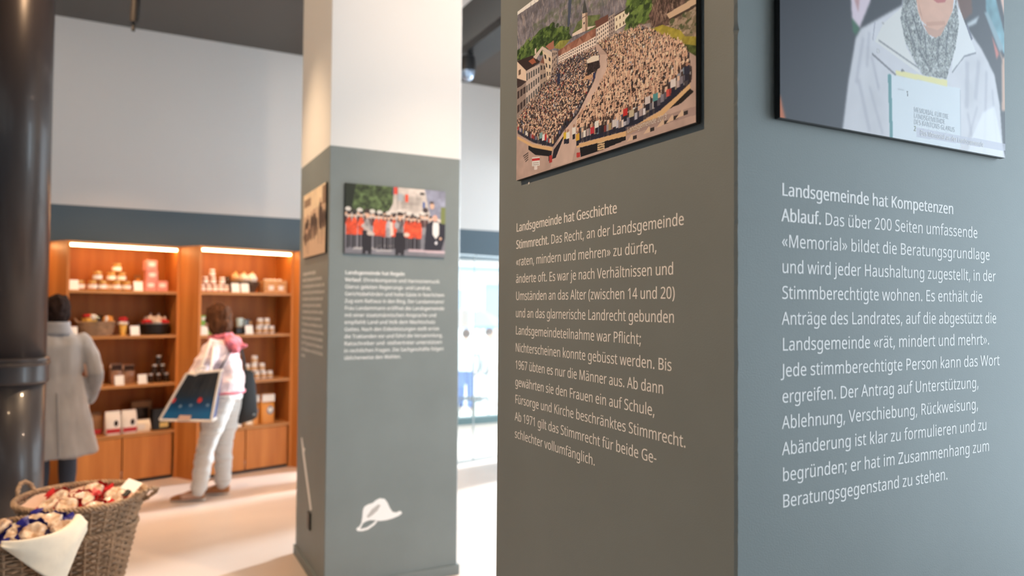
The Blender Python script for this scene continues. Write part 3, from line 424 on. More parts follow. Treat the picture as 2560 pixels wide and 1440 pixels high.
# ------------------------------------------------------------------ the room
ZB, ZC, YW = 2.489, 4.1925, 7.597
HEAD = 2.135
st(MB().box((0.5, 1.97, -0.1), (11, 14.06, 0.2)).obj('floor', m_floor))
st(MB().box((1.5, 1.4, ZC + 0.1), (14, 12.8, 0.2)).obj('ceiling', m_ceil))
b = MB().box((1.7, YW + 0.1, (ZB + ZC) / 2), (13.4, 0.2, ZC - ZB)); b.cur = 1; b.box((1.7, YW + 0.1, (ZB + HEAD) / 2), (13.4, 0.2, ZB - HEAD))
st(b.obj('wall_back', [m_white, m_band]))
st(MB().box((-1.2, 8.0, HEAD / 2), (7.6, 0.1, HEAD)).obj('wall_niche', m_white))
st(MB().box((2.55, 8.42, HEAD / 2), (0.1, 0.9, HEAD)).obj('wall_side', m_white))
b = MB().box((-4.6, 1.4, (ZB + ZC) / 2), (0.2, 12.8, ZC - ZB)); b.cur = 1; b.box((-4.6, 1.4, ZB / 2), (0.2, 12.8, ZB))
st(b.obj('wall_left', [m_white, m_band]))
b = MB().box((4.75, 4.6, 3.7), (0.2, 6.0, 1.0)).box((4.75, 4.6, 0.15), (0.2, 6.0, 0.3))
for y in (1.6, 4.1, 6.75): b.box((4.75, y, 1.75), (0.24, 0.35, 3.0))
b.box((3.95, 1.5, ZC / 2), (1.8, 0.2, ZC)).box((3.15, -1.7, 3.7), (0.2, 6.4, 1.0)).box((3.15, -1.7, 0.15), (0.2, 6.4, 0.3))  # unseen jog with window openings, shaped to hold the added near daylight
for y in (-4.6, -1.75, 1.25): b.box((3.15, y, 1.75), (0.24, 0.3, 3.0))
st(b.obj('wall_right', m_white))
b = MB().box((-2.2, -4.9, ZC / 2), (5.0, 0.2, ZC)).box((1.8, -4.9, ZC / 2), (3.0, 0.2, ZC))
st(b.obj('wall_front', m_white))
# steel beam under the ceiling, beyond the big pillar
st(MB().box((2.612, 1.4, 3.84), (0.245, 12.3, 0.07)).obj('trim_1', m_black))
st(MB().box((2.0, 1.4, 4.185), (0.9, 12.3, 0.012)).obj('trim_4', mat('pale_ceiling_panel', (0.8, 0.78, 0.75), 0.8)))
st(MB().box((2.30, 1.4, 4.16), (0.05, 12.2, 0.04)).obj('trim_2', m_black))

st(MB().box((4.3, YW + 0.1, HEAD - 0.006), (3.4, 0.2, 0.012)).obj('trim_5', m_white))

# street window behind the glass bay
b = MB().box((4.4, 8.98, 0.045), (3.7, 0.12, 0.09))
win = st(b.obj('window_1', m_teal))
f = MB()
for x in (2.62, 6.22): f.box((x, 8.98, 1.2), (0.06, 0.06, 2.2))
f.box((4.4, 8.98, 2.33), (3.7, 0.08, 0.08))
f.obj('window_frame', m_steel, win)
MB().box((4.42, 8.98, 1.19), (3.54, 0.012, 2.2)).obj('window_pane', m_glass, win)

# frameless glass screen in front of the bay
def glass_screen(name, a, bb, label):
    dx, dy = bb[0] - a[0], bb[1] - a[1]; L = math.hypot(dx, dy)
    t = thing(name, label, 'glass screen', (a[0], a[1], 0), math.atan2(dy, dx), 'frameless glass screens')
    MB().box((L / 2, 0, 1.07), (L - 0.008, 0.012, 2.10)).obj('pane', m_glass, t)
    MB().box((L / 2, 0, 0.009), (L - 0.008, 0.03, 0.018)).obj('floor_rail', m_steel, t)
    MB().box((L / 2, 0, 2.128), (L - 0.008, 0.03, 0.012)).obj('top_rail', m_steel, t)
    MB().box((L - 0.004, 0, 1.07), (0.005, 0.014, 2.1)).obj('edge_strip', mat('pane_edge', (0.55, 0.68, 0.72), 0.3), t)
glass_screen('glass_screen', (2.62, 6.66), (3.112, 6.805), 'tall frameless glass screen right beside the far pillar, with floor rail')
glass_screen('glass_screen', (3.112, 6.805), (3.95, 7.05), 'tall frameless glass screen with floor rail, half hidden behind the near pillar')

# ------------------------------------------------------------------ pillars
SZ = 0.7896
def pillar(x0, y0, label, rough_corner):
    t = thing('pillar', label, 'pillar', (x0, y0, 0))
    s = SZ; e = 0.004
    zs = sorted(set([0.0, ZB] + [i * 0.007 for i in range(1, 355)] if rough_corner else [0.0, ZB]))
    g = random.Random(3)
    mb = MB()
    def ring(z, j):
        c0, c1 = e, e
        if j:
            q = mnoise.noise(Vector((0, 0, z * 22))) * .0012 + mnoise.noise(Vector((4, 0, z * 90))) * .001
            chip = max(0, mnoise.noise(Vector((9, 2, z * 30))) - .40) * .012
            c0 = e + q + chip; c1 = e - q * .6 + chip * g.random()
        return [(c0, 0, z), (s - e, 0, z), (s, e, z), (s, s - e, z), (s - e, s, z), (e, s, z), (0, s - e, z), (0, c1, z)]
    mb.rings([ring(z, rough_corner) for z in zs], cap=False)
    mb.cur = 1
    mb.rings([ring(z, False) for z in (ZB, ZC)], cap=False)
    mb.obj('shaft', [m_paint, m_white], t)
    k = 0.0117; q = MB()
    q.box((s / 2, -k / 2, 0.029), (s + 2 * k, k, 0.058)); q.box((s / 2, s + k / 2, 0.029), (s + 2 * k, k, 0.058))
    q.box((-k / 2, s / 2, 0.029), (k, s, 0.058)); q.box((s + k / 2, s / 2, 0.029), (k, s, 0.058))
    q.obj('baseboard', m_paint, t)
    return t

PX, PY, QX, QY = 0.7834, 0.7879, 0.9355, 3.9955
MARG, ZT = 0.0944, 1.7744
p1 = pillar(PX, PY, 'big near square pillar, slate grey, carrying two white texts in the front', True)
p2 = pillar(QX, QY, 'square pillar further back, slate grey below and white above, with a white painted hat', False)
EPS = 0.00025
FRONT = ((1, 0, 0), (0, -1, 0)); LEFT = ((0, -1, 0), (-1, 0, 0))
text_block(p1, ["Landsgemeinde hat Kompetenzen", "Ablauf.| Das über 200 Seiten umfassende", "«Memorial» bildet die Beratungsgrundlage",
    "und wird jeder Haushaltung zugestellt, in der", "Stimmberechtigte wohnen. Es enthält die", "Anträge des Landrates, auf die abgestützt die",
    "Landsgemeinde «rät, mindert und mehrt».", "Jede stimmberechtigte Person kann das Wort", "ergreifen. Der Antrag auf Unterstützung,",
    "Ablehnung, Verschiebung, Rückweisung,", "Abänderung ist klar zu formulieren und zu", "begründen; er hat im Zusammenhang zum", "Beratungsgegenstand zu stehen."],
    [0.4407, 0.5147, 0.5534, 0.5718, 0.5282, 0.5731, 0.5496, 0.5824, 0.5142, 0.5123, 0.5385, 0.5464, 0.4172], (MARG, -EPS, ZT), *FRONT, m_letter)
text_block(p1, ["Landsgemeinde hat Geschichte", "Stimmrecht.| Das Recht, an der Landsgemeinde", "«raten, mindern und mehren» zu dürfen,", "änderte oft. Es war je nach Verhältnissen und",
    "Umständen an das Alter (zwischen 14 und 20)", "und an das glarnerische Landrecht gebunden", "Landsgemeindeteilnahme war Pflicht;", "Nichterscheinen konnte gebüsst werden. Bis",
    "1967 übten es nur die Männer aus. Ab dann", "gewährten sie den Frauen ein auf Schule,", "Fürsorge und Kirche beschränktes Stimmrecht.", "Ab 1971 gilt das Stimmrecht für beide Ge-", "schlechter vollumfänglich."],
    [0.3985, 0.5824, 0.514, 0.5573, 0.5603, 0.5595, 0.4721, 0.5527, 0.5326, 0.5097, 0.5877, 0.5143, 0.3306], (-EPS, SZ - MARG, ZT), *LEFT, m_letter)
text_block(p2, ["Landsgemeinde hat Regeln", "Verlauf.| Ehrenkompanie und Harmoniemusik", "Glarus geleiten Regierungs- und Landrat,", "Gerichtsbehörden und hohe Gäste in feierlichem",
    "Zug vom Rathaus in den Ring. Der Landammann/", "Frau Landammann eröffnet die Landsgemeinde", "mit einer staatsmännischen Ansprache und", "empfiehlt Land und Volk dem Machtschutz",
    "Gottes. Nach den Eidesleistungen stellt er/sie", "die Traktanden vor und führt die Versammlung.", "Ratsschreiber und -stellvertreter unterstützen", "in rechtlichen Fragen. Die Sachgeschäfte folgen", "üblicherweise den Wahlen."],
    [0.3486, 0.5667, 0.5139, 0.5976, 0.5962, 0.5984, 0.5478, 0.5414, 0.5672, 0.5907, 0.586, 0.5967, 0.3332], (MARG, -EPS, ZT), *FRONT, m_letter)
text_block(p2, ["Landsgemeinde hat Regeln", "Verlauf.| Ehrenkompanie und Harmonie", "Stimmberechtigte wohnen und Landrat, in der", "änderte oft und je nach Verhältnissen und",
    "Umständen an das Alter zwischen und", "und an das glarnerische Landrecht", "Landsgemeinde und Volk dem Landrat", "mit einer Ansprache und Landammann",
    "1967 übten es nur die Männer aus. Ab", "gewährten sie den Frauen ein auf Schule,", "Fürsorge und Kirche auf die Landrates", "Ab 1971 gilt das Recht für beide und", "die Traktanden vor und führt die Gäste", "wohnen."],
    [0.373, 0.535, 0.603, 0.603, 0.565, 0.53, 0.575, 0.535, 0.564, 0.598, 0.58, 0.576, 0.584, 0.113], (-EPS, SZ - 0.1, 1.786), *LEFT, m_letter, pitch=0.0394)

HAT = [(0.2133, 0.4505), (0.2212, 0.4677), (0.241, 0.4775), (0.2691, 0.4832), (0.2878, 0.4963), (0.3098, 0.5047), (0.3385, 0.4977), (0.3548, 0.4762), (0.3712, 0.4404), (0.3876, 0.4168), (0.4103, 0.4121), (0.4265, 0.4181), (0.4395, 0.4134), (0.4429, 0.4025), (0.4235, 0.3907), (0.3881, 0.381), (0.3496, 0.3755), (0.3114, 0.3762), (0.2798, 0.3845), (0.2515, 0.3882), (0.2297, 0.3832), (0.2143, 0.3749), (0.2053, 0.358), (0.1962, 0.3411), (0.1839, 0.3386), (0.1765, 0.3456), (0.1806, 0.3553), (0.1929, 0.3596), (0.205, 0.3791), (0.2095, 0.4087)]
STRAP = [(0.1838, 0.347), (0.184, 0.3362), (0.2118, 0.3324), (0.2428, 0.3366), (0.2801, 0.3571), (0.3, 0.3777), (0.2874, 0.3805), (0.2687, 0.3659), (0.2364, 0.3496), (0.2054, 0.3465)]
CREASE = [(0.2356, 0.4115), (0.2632, 0.4474), (0.3007, 0.4703), (0.3154, 0.4655), (0.298, 0.4371), (0.2668, 0.4136), (0.242, 0.4016)]
STICK = [(0.1257, 0.7607), (0.1587, 0.7682), (0.2091, 0.7122), (0.2541, 0.7175), (0.2272, 0.6874), (0.4649, 0.3936), (0.415, 0.381), (0.1759, 0.6713), (0.1604, 0.7009)]
def flat(name, pts, m, parent, M):
    """thin sticker cut to an outline"""
    cu = bpy.data.curves.new(name, 'CURVE'); cu.dimensions = '2D'; cu.fill_mode = 'BOTH'
    sp = cu.splines.new('POLY'); sp.points.add(len(pts) - 1); sp.use_cyclic_u = True
    for i, p in enumerate(pts): sp.points[i].co = (p[0], p[1], 0, 1)
    o = bpy.data.objects.new(name, cu); C.objects.link(o); bpy.context.view_layer.update()
    me = bpy.data.meshes.new_from_object(o.evaluated_get(bpy.context.evaluated_depsgraph_get())); bpy.data.objects.remove(o)
    me.name = name; me.materials.clear(); me.materials.append(m)
    o = bpy.data.objects.new(name, me); C.objects.link(o); o.parent = parent; o.matrix_local = M
    return o
flat('hat_sticker', HAT, m_letter, p2, frame((0, -EPS, 0), *FRONT))
flat('hat_strap_sticker', STRAP, m_letter, p2, frame((0, -EPS * 1.3, 0), *FRONT))
flat('hat_crease_sticker', CREASE, m_crease, p2, frame((0, -EPS * 1.6, 0), *FRONT))
flat('stick_sticker', STICK, m_letter, p2, frame((-EPS, SZ, 0), *LEFT))
MB().box((-0.006, 0.37, 0.32), (0.012, 0.06, 0.10), bev=0.003).obj('power_socket', m_black, p2)
g = MB()
for y, z, r in ((0.6425, 1.8947, 0.0022), (0.634, 1.8795, 0.0034)): g.ell((-0.0006, y, z), (0.0012, r, r), 8, 5, 0.3)
g.obj('plaster_chip', m_white, p1)

# ------------------------------------------------------------------ picture 1: the crowd on the square
def crowd_picture():
    c = Canvas(640, 426, (176, 150, 132))
    G = {}
    c.poly([(0, 0), (1, 0), (1, .55), (0, .55)], (150, 138, 132), 1, 0.32, 0.03)
    c.poly([(0, 0), (1, 0), (1, .45), (0, .45)], (96, 100, 116), .55, .25, 0.011)
    c.poly([(0, 0), (.3, 0), (.16, .03), (0, .02)], (235, 232, 228))
    g = np.random.default_rng(5)
    for _ in range(420):
        x, y = g.random(), g.random() * .34; L = .02 + g.random() * .06
        c.line((x, y), (x + L * .35 * (g.random() - .2), y + L), .0016 + .003 * g.random(), [(92, 92, 108), (190, 168, 152), (70, 84, 104), (205, 186, 170)][g.integers(4)], .45)
    for x0, x1, y0, y1, n in ((0.12, .40, .14, .33, 150), (.40, .60, .05, .3, 90)):
        for _ in range(n):
            x, y = x0 + g.random() * (x1 - x0), y0 + g.random() * (y1 - y0); c.ell(x, y, .006 + g.random() * .012, .006 + g.random() * .01, (86, 104, 70), .25)
    c.poly([(.370, .143), (.391, .155), (.381, .275), (.366, .288)], (62, 76, 104), .8)
    c.poly([(.395, .333), (.432, .291), (.493, .293), (.563, .327), (.534, .384)], (96, 112, 66), 1, .25, .02)
    forest = [(-.001, .241), (.127, .221), (.172, .199), (.245, .214), (.369, .310), (.395, .354), (.302, .351), (.188, .307), (.065, .318), (-.001, .288)]
    c.poly(forest, (62, 88, 40), 1, .35, .012)
    def leaves(x0, x1, y0, y1, n, cols, r, test=None):
        for _ in range(n):
            x, y = x0 + g.random() * (x1 - x0), y0 + g.random() * (y1 - y0)
            if test is not None and not test(x, y): continue
            k = r * (.5 + g.random()); c.ell(x, y, k, k * 1.1, cols[g.integers(len(cols))], .75)
    GR = [(52, 82, 32), (92, 124, 50), (70, 100, 42), (38, 62, 28), (110, 140, 62)]
    leaves(0, .38, .21, .34, 420, GR, .008, lambda x, y: y > .235 - .1 * math.sin(max(0, min(1, x / .24)) * 1.6) * .4 + max(0, x - .24) * .75)
    c.poly([(.275, .349), (.316, .330), (.382, .358), (.330, .385)], (150, 152, 62), 1, .15, .02)
    # houses
    wall, wall2, roof, roofd, win = (222, 204, 184), (186, 170, 156), (146, 94, 74), (58, 42, 40), (62, 58, 62)
    def house(poly, col, rows, cols, wc=win, ww=.42, hh=.5):
        c.poly(poly, col)
        a, b_, d, e = [np.array(p) for p in poly]   # tl, tr, br, bl
        for i in range(rows):
            for j in range(cols):
                u, v = (j + .5) / cols, (i + .6) / rows
                q = lambda u, v: tuple((a * (1 - u) + b_ * u) * (1 - v) + (e * (1 - u) + d * u) * v)
                du, dv = ww / cols / 2, hh / rows / 2
                c.poly([q(u - du, v - dv), q(u + du, v - dv), q(u + du, v + dv), q(u - du, v + dv)], wc)
    c.poly([(.305, .380), (.382, .375), (.536, .375), (.536, .419), (.433, .420), (.305, .410)], roof, 1, .2, .02)
    for x in (.34, .37, .44, .49): c.poly([(x, .378), (x + .025, .418), (x - .022, .418)], (176, 124, 100))
    house([(.305, .410), (.536, .419), (.539, .471), (.306, .449)], (226, 208, 190), 3, 18)
    c.poly([(.397, .335), (.462, .337), (.540, .368), (.457, .359), (.397, .349)], (224, 206, 186))
    c.poly([(.457, .257), (.488, .270), (.489, .363), (.457, .359)], (212, 188, 164)); c.rect(.475, .262, .489, .363, (150, 124, 104))
    c.poly([(.462, .236), (.470, .195), (.481, .242), (.488, .274), (.457, .265)], (70, 76, 76)); c.ell(.468, .318, .004, .006, win); c.rect(.457, .285, .489, .29, (120, 98, 84))
    c.poly([(.531, .343), (.603, .348), (.606, .380), (.538, .383)], (112, 72, 60))
    house([(.538, .380), (.606, .380), (.608, .454), (.541, .468)], wall, 4, 6)
    house([(.605, .363), (.636, .360), (.640, .457), (.608, .454)], (170, 152, 140), 5, 3)
    house([(.638, .375), (.710, .377), (.711, .443), (.640, .448)], (232, 214, 182), 2, 4, (96, 78, 62), .3, .4)
    c.poly([(.636, .372), (.712, .374), (.712, .379), (.636, .379)], (84, 60, 50))
    c.poly([(.690, .0), (1, .0), (1, .56), (.72, .47)], (96, 84, 66), 1, .4, .02)
    tree = [(.694, .29), (.72, .15), (.79, .12), (.822, .33), (.815, .484), (.762, .477), (.719, .451)]
    c.poly(tree, (64, 96, 32), 1, .4, .012); leaves(.70, .815, .16, .475, 460, GR + [(120, 156, 60)], .009)
    c.poly([(.803, .460), (.854, .40), (.957, .40), (.957, .542), (.907, .558), (.818, .524)], (92, 70, 62), 1, .4, .01)
    for _ in range(90):
        x, y = .81 + g.random() * .14, .40 + g.random() * .14; c.line((x, y), (x + .02 * (g.random() - .5), y - .03), .0018, [(58, 44, 42), (150, 120, 100), (190, 160, 134)][g.integers(3)], .7)
    c.poly([(.881, .50), (1.0, .495), (1.0, .530), (.898, .536)], (206, 176, 140)); c.poly([(.89, .527), (1.0, .524), (1.0, .536), (.898, .542)], (70, 56, 48))
    c.poly([(.890, .540), (1.0, .536), (1.0, .66), (.940, .625), (.898, .580)], (150, 128, 104), 1, .35, .02); leaves(.9, 1, .54, .64, 130, [(70, 86, 48), (120, 110, 80), (170, 148, 124)], .007)
    c.poly([(.806, .526), (.864, .536), (.940, .600), (.957, .633), (1, .655), (1, .735), (.941, .678), (.872, .615)], (158, 146, 44), 1, .18, .02)
    c.poly([(.806, .545), (.872, .605), (.941, .655), (1, .692), (1, .74), (.941, .69), (.855, .62)], (70, 84, 34), 1, .3, .012)
    house([(.072, .381), (.177, .391), (.179, .60), (.074, .66)], (196, 180, 166), 4, 6, (74, 78, 80), .55, .6)
    c.poly([(-.001, .293), (.122, .317), (.183, .383), (.072, .385)], roofd); c.poly([(-.001, .295), (.072, .381), (.076, .445), (0, .45)], (226, 200, 172)); c.rect(.014, .355, .032, .385, (110, 90, 74))
    c.poly([(.09, .335), (.13, .335), (.15, .37), (.12, .368)], (170, 90, 60))
    house([(.001, .450), (.073, .447), (.074, .66), (.003, .70)], (150, 132, 120), 3, 3, (70, 58, 56), .75, .55); c.poly([(0, .395), (.079, .447), (.034, .456), (.001, .454)], (64, 50, 48))
    house([(.177, .38), (.247, .42), (.242, .555), (.181, .60)], (168, 148, 130), 4, 3, (70, 66, 66), .6, .5); c.poly([(.18, .385), (.212, .345), (.252, .435)], (134, 88, 70))
    c.poly([(.128, .33), (.194, .300), (.272, .376), (.264, .397), (.194, .319), (.150, .352)], (206, 190, 172))
    house([(.194, .322), (.264, .392), (.255, .53), (.241, .545)], (216, 196, 166), 4, 2)
    house([(.263, .354), (.300, .378), (.297, .445), (.262, .527)], (176, 156, 140), 4, 3, (80, 74, 74), .6, .5); c.poly([(.217, .312), (.274, .308), (.277, .352), (.246, .347)], (172, 108, 84)); c.rect(.14, .29, .15, .32, (220, 200, 180))
    # the square
    c.poly([(0, .70), (.08, .62), (.25, .52), (.31, .455), (.55, .463), (.86, .58), (1, .735), (1, 1), (0, 1)], (186, 158, 142), 1, .07, .05)
    c.poly([(.560, .520), (.602, .539), (.609, .623), (.594, .678), (.554, .716), (.475, .805), (.431, .882), (.399, .995), (.257, .99), (.279, .91), (.333, .83), (.425, .768), (.526, .646), (.558, .562)], (204, 176, 158), 1, .05, .05)
    c.poly([(.44, .80), (.475, .80), (.47, .806), (.437, .806)], (228, 204, 182))
    c.poly([(.095, .822), (.268, .898), (.263, .931), (.148, .890), (.096, .845)], (26, 24, 28)); c.poly([(.446, .937), (.697, .956), (.697, .976), (.578, .985), (.452, .985)], (24, 24, 28))
    c.poly([(.873, .894), (.977, .855), (.992, .873), (.941, .902), (.882, .907)], (34, 28, 28)); c.poly([(.279, .899), (.354, .837), (.339, .864), (.293, .946), (.268, .945)], (34, 34, 44))
    PL = (222, 178, 118)
    c.poly([(.007, .738), (.126, .822), (.273, .885), (.268, .902), (.127, .841), (.008, .757)], PL); c.poly([(.426, .915), (.694, .935), (.856, .901), (.976, .834), (.978, .853), (.864, .925), (.697, .958), (.427, .933)], PL)
    for k in range(5): c.line((.055 + .006 * k, .872 + .012 * k), (.095, .862 + .012 * k), .004, (40, 36, 36)) if k < 4 else None
    for k in range(4): c.line((.548, .945 + .011 * k), (.588, .948 + .011 * k), .005, (216, 184, 130))
    c.poly([(.243, .925), (.25, .925), (.25, .95), (.243, .95)], (40, 36, 36))
    # people, far ones first
    crL = [(.003, .672), (.074, .604), (.242, .519), (.303, .458), (.433, .465), (.541, .486), (.557, .542), (.526, .636), (.435, .761), (.346, .820), (.273, .882), (.133, .817), (.011, .728)]
    crR = [(.602, .543), (.552, .466), (.640, .471), (.723, .490), (.781, .510), (.855, .588), (.941, .675), (.967, .728), (.976, .834), (.924, .864), (.856, .898), (.694, .932), (.431, .908), (.436, .812), (.475, .801), (.554, .708), (.602, .639)]
    def inside(p, poly):
        r = False; n = len(poly)
        for i in range(n):
            a, b_ = poly[i], poly[(i + 1) % n]
            if (a[1] > p[1]) != (b_[1] > p[1]) and p[0] < (b_[0] - a[0]) * (p[1] - a[1]) / (b_[1] - a[1]) + a[0]: r = not r
        return r
    c.poly(crL, (92, 78, 76), 1, .4, .006); c.poly(crR, (112, 90, 80), 1, .4, .006)
    P = []
    while len(P) < 7600:
        x, y = g.random(), .455 + g.random() * .49
        if inside((x, y), crR): P.append((x, y, 1))
        elif inside((x, y), crL): P.append((x, y, 0))
    P.sort(key=lambda q: q[1])
    TOP = [(236, 232, 230), (190, 190, 200), (84, 90, 120), (120, 120, 132), (60, 62, 86), (206, 192, 180), (168, 150, 146), (92, 88, 100), (226, 214, 200), (150, 60, 54), (120, 116, 126), (186, 168, 140), (44, 44, 56), (196, 66, 58), (104, 128, 146), (210, 178, 120)]
    SK = [(216, 170, 136), (226, 186, 152), (196, 150, 120), (236, 204, 168)]
    def person(x, y, h, wd, tcol, hair, sh, arm=0):
        c.rect(x - wd * .75, y - h * .55, x + wd * .75, y, (34, 38, 60) if g.random() < .7 else (70, 66, 72), .95)
        c.rect(x - wd, y - h, x + wd, y - h * .42, [min(255, q * sh) for q in tcol], .95)
        c.rect(x + wd * .35, y - h, x + wd, y - h * .42, [q * sh * .5 for q in tcol], .75)
        c.rect(x - wd * .6, y - h * 1.36, x + wd * .55, y - h * .98, hair, .95)
        c.rect(x + wd * .9, y - h * .9, x + wd * 1.5, y - h * .1, (40, 32, 36), .55)
        if arm: c.rect(x - wd * .9, y - h * 1.9, x - wd * .35, y - h * .9, SK[g.integers(4)], .9)
    for x, y, side in P:
        t = max(0, (y - .455) / .49); near = t ** 1.15 * (1.3 if side else .95)
        h = .010 + .030 * near; wd = .0028 + .0056 * near
        far_hand = side and g.random() < max(0, .75 - 1.1 * t)
        tcol = [(232, 194, 146), (216, 176, 132), (196, 148, 112), (238, 208, 160)][g.integers(4)] if far_hand else TOP[g.integers(len(TOP))]
        person(x, y, h, wd, tcol, (62, 46, 44) if g.random() < .5 else SK[g.integers(4)], .62 + .55 * g.random(), side and g.random() < .5 * (1.1 - t))
    def row(pts, step, h0, h1):
        for (x0, y0), (x1, y1) in zip(pts[:-1], pts[1:]):
            n = max(1, int(abs(x1 - x0) / step))
            for k in range(n):
                u = (k + .6 * g.random()) / n; hh = h0 + (h1 - h0) * g.random()
                person(x0 + (x1 - x0) * u, y0 + (y1 - y0) * u, hh, hh * .17, TOP[g.integers(len(TOP))], (70, 52, 46) if g.random() < .7 else SK[1], .75 + .4 * g.random(), 0)
    row([(.012, .722), (.126, .808), (.268, .876)], .010, .034, .042)
    row([(.44, .885), (.69, .905), (.85, .872), (.965, .80)], .011, .042, .052)
    row([(.432, .914), (.692, .936), (.852, .900), (.970, .832)], .0125, .050, .062)
    for x, y, col in ((.355, .872, (226, 190, 40)), (.372, .877, (236, 228, 220)), (.433, .905, (222, 170, 50)), (.52, .90, (206, 44, 56)), (.545, .878, (238, 228, 216)), (.695, .873, (214, 44, 40)), (.725, .89, (190, 176, 140)), (.835, .86, (70, 150, 152)), (.41, .865, (232, 226, 216)), (.22, .84, (206, 40, 44)), (.205, .835, (226, 220, 214)), (.19, .82, (120, 170, 168)), (.64, .905, (206, 200, 196)), (.80, .86, (206, 196, 190)), (.965, .80, (40, 44, 66)), (.91, .83, (216, 208, 200))):
        c.rect(x - .008, y - .012, x + .008, y + .018, (34, 36, 54)); c.rect(x - .011, y - .042, x + .011, y - .008, col); c.ell(x, y - .05, .0055, .009, (170, 124, 98))
    c.poly([(.483, .512), (.518, .506), (.553, .520), (.555, .545), (.488, .530)], (232, 214, 190)); c.poly([(.488, .530), (.557, .548), (.562, .583), (.488, .594)], (52, 42, 42), 1, .4, .006); c.poly([(.473, .590), (.521, .597), (.521, .614), (.459, .604)], (206, 156, 112))
    c.rect(.524, .595, .535, .625, (40, 52, 96)); c.rect(.30, .505, .32, .56, (46, 54, 84))
    c.poly([(.248, .923), (.268, .924), (.268, .963), (.249, .962)], (190, 50, 44)); c.poly([(.427, .958), (.449, .960), (.449, .984), (.427, .982)], (200, 54, 50))
    c.poly([(.124, .898), (.182, .909), (.182, .958), (.125, .947)], (236, 224, 216)); c.poly([(.124, .904), (.182, .915), (.182, .929), (.124, .918)], (216, 40, 44)); c.poly([(.140, .951), (.164, .955), (.164, .975), (.140, .972)], (226, 214, 204))
    for k in range(2): c.line((.132, .931 + .010 * k), (.175, .939 + .010 * k), .002, (150, 120, 116))
    c.poly([(.696, .918), (1.002, .934), (1.002, .969), (.697, .958)], (150, 124, 116), .55)
    for x, y in ((.72, .975), (.80, .965), (.86, .955), (.90, .95), (.94, .945)): c.poly([(x - .02, y + .012), (x + .006, y - .016), (x + .02, y + .01)], (216, 184, 150)); c.rect(x + .012, y - .004, x + .03, y + .012, (52, 46, 46))
    gm = c.a.mean(-1, keepdims=True); c.a = gm + (c.a - gm) * .80
    c.a = np.clip((c.a - 128) * 1.14 + 142, 0, 250) * (.97, 1.0, 1.06)
    return c

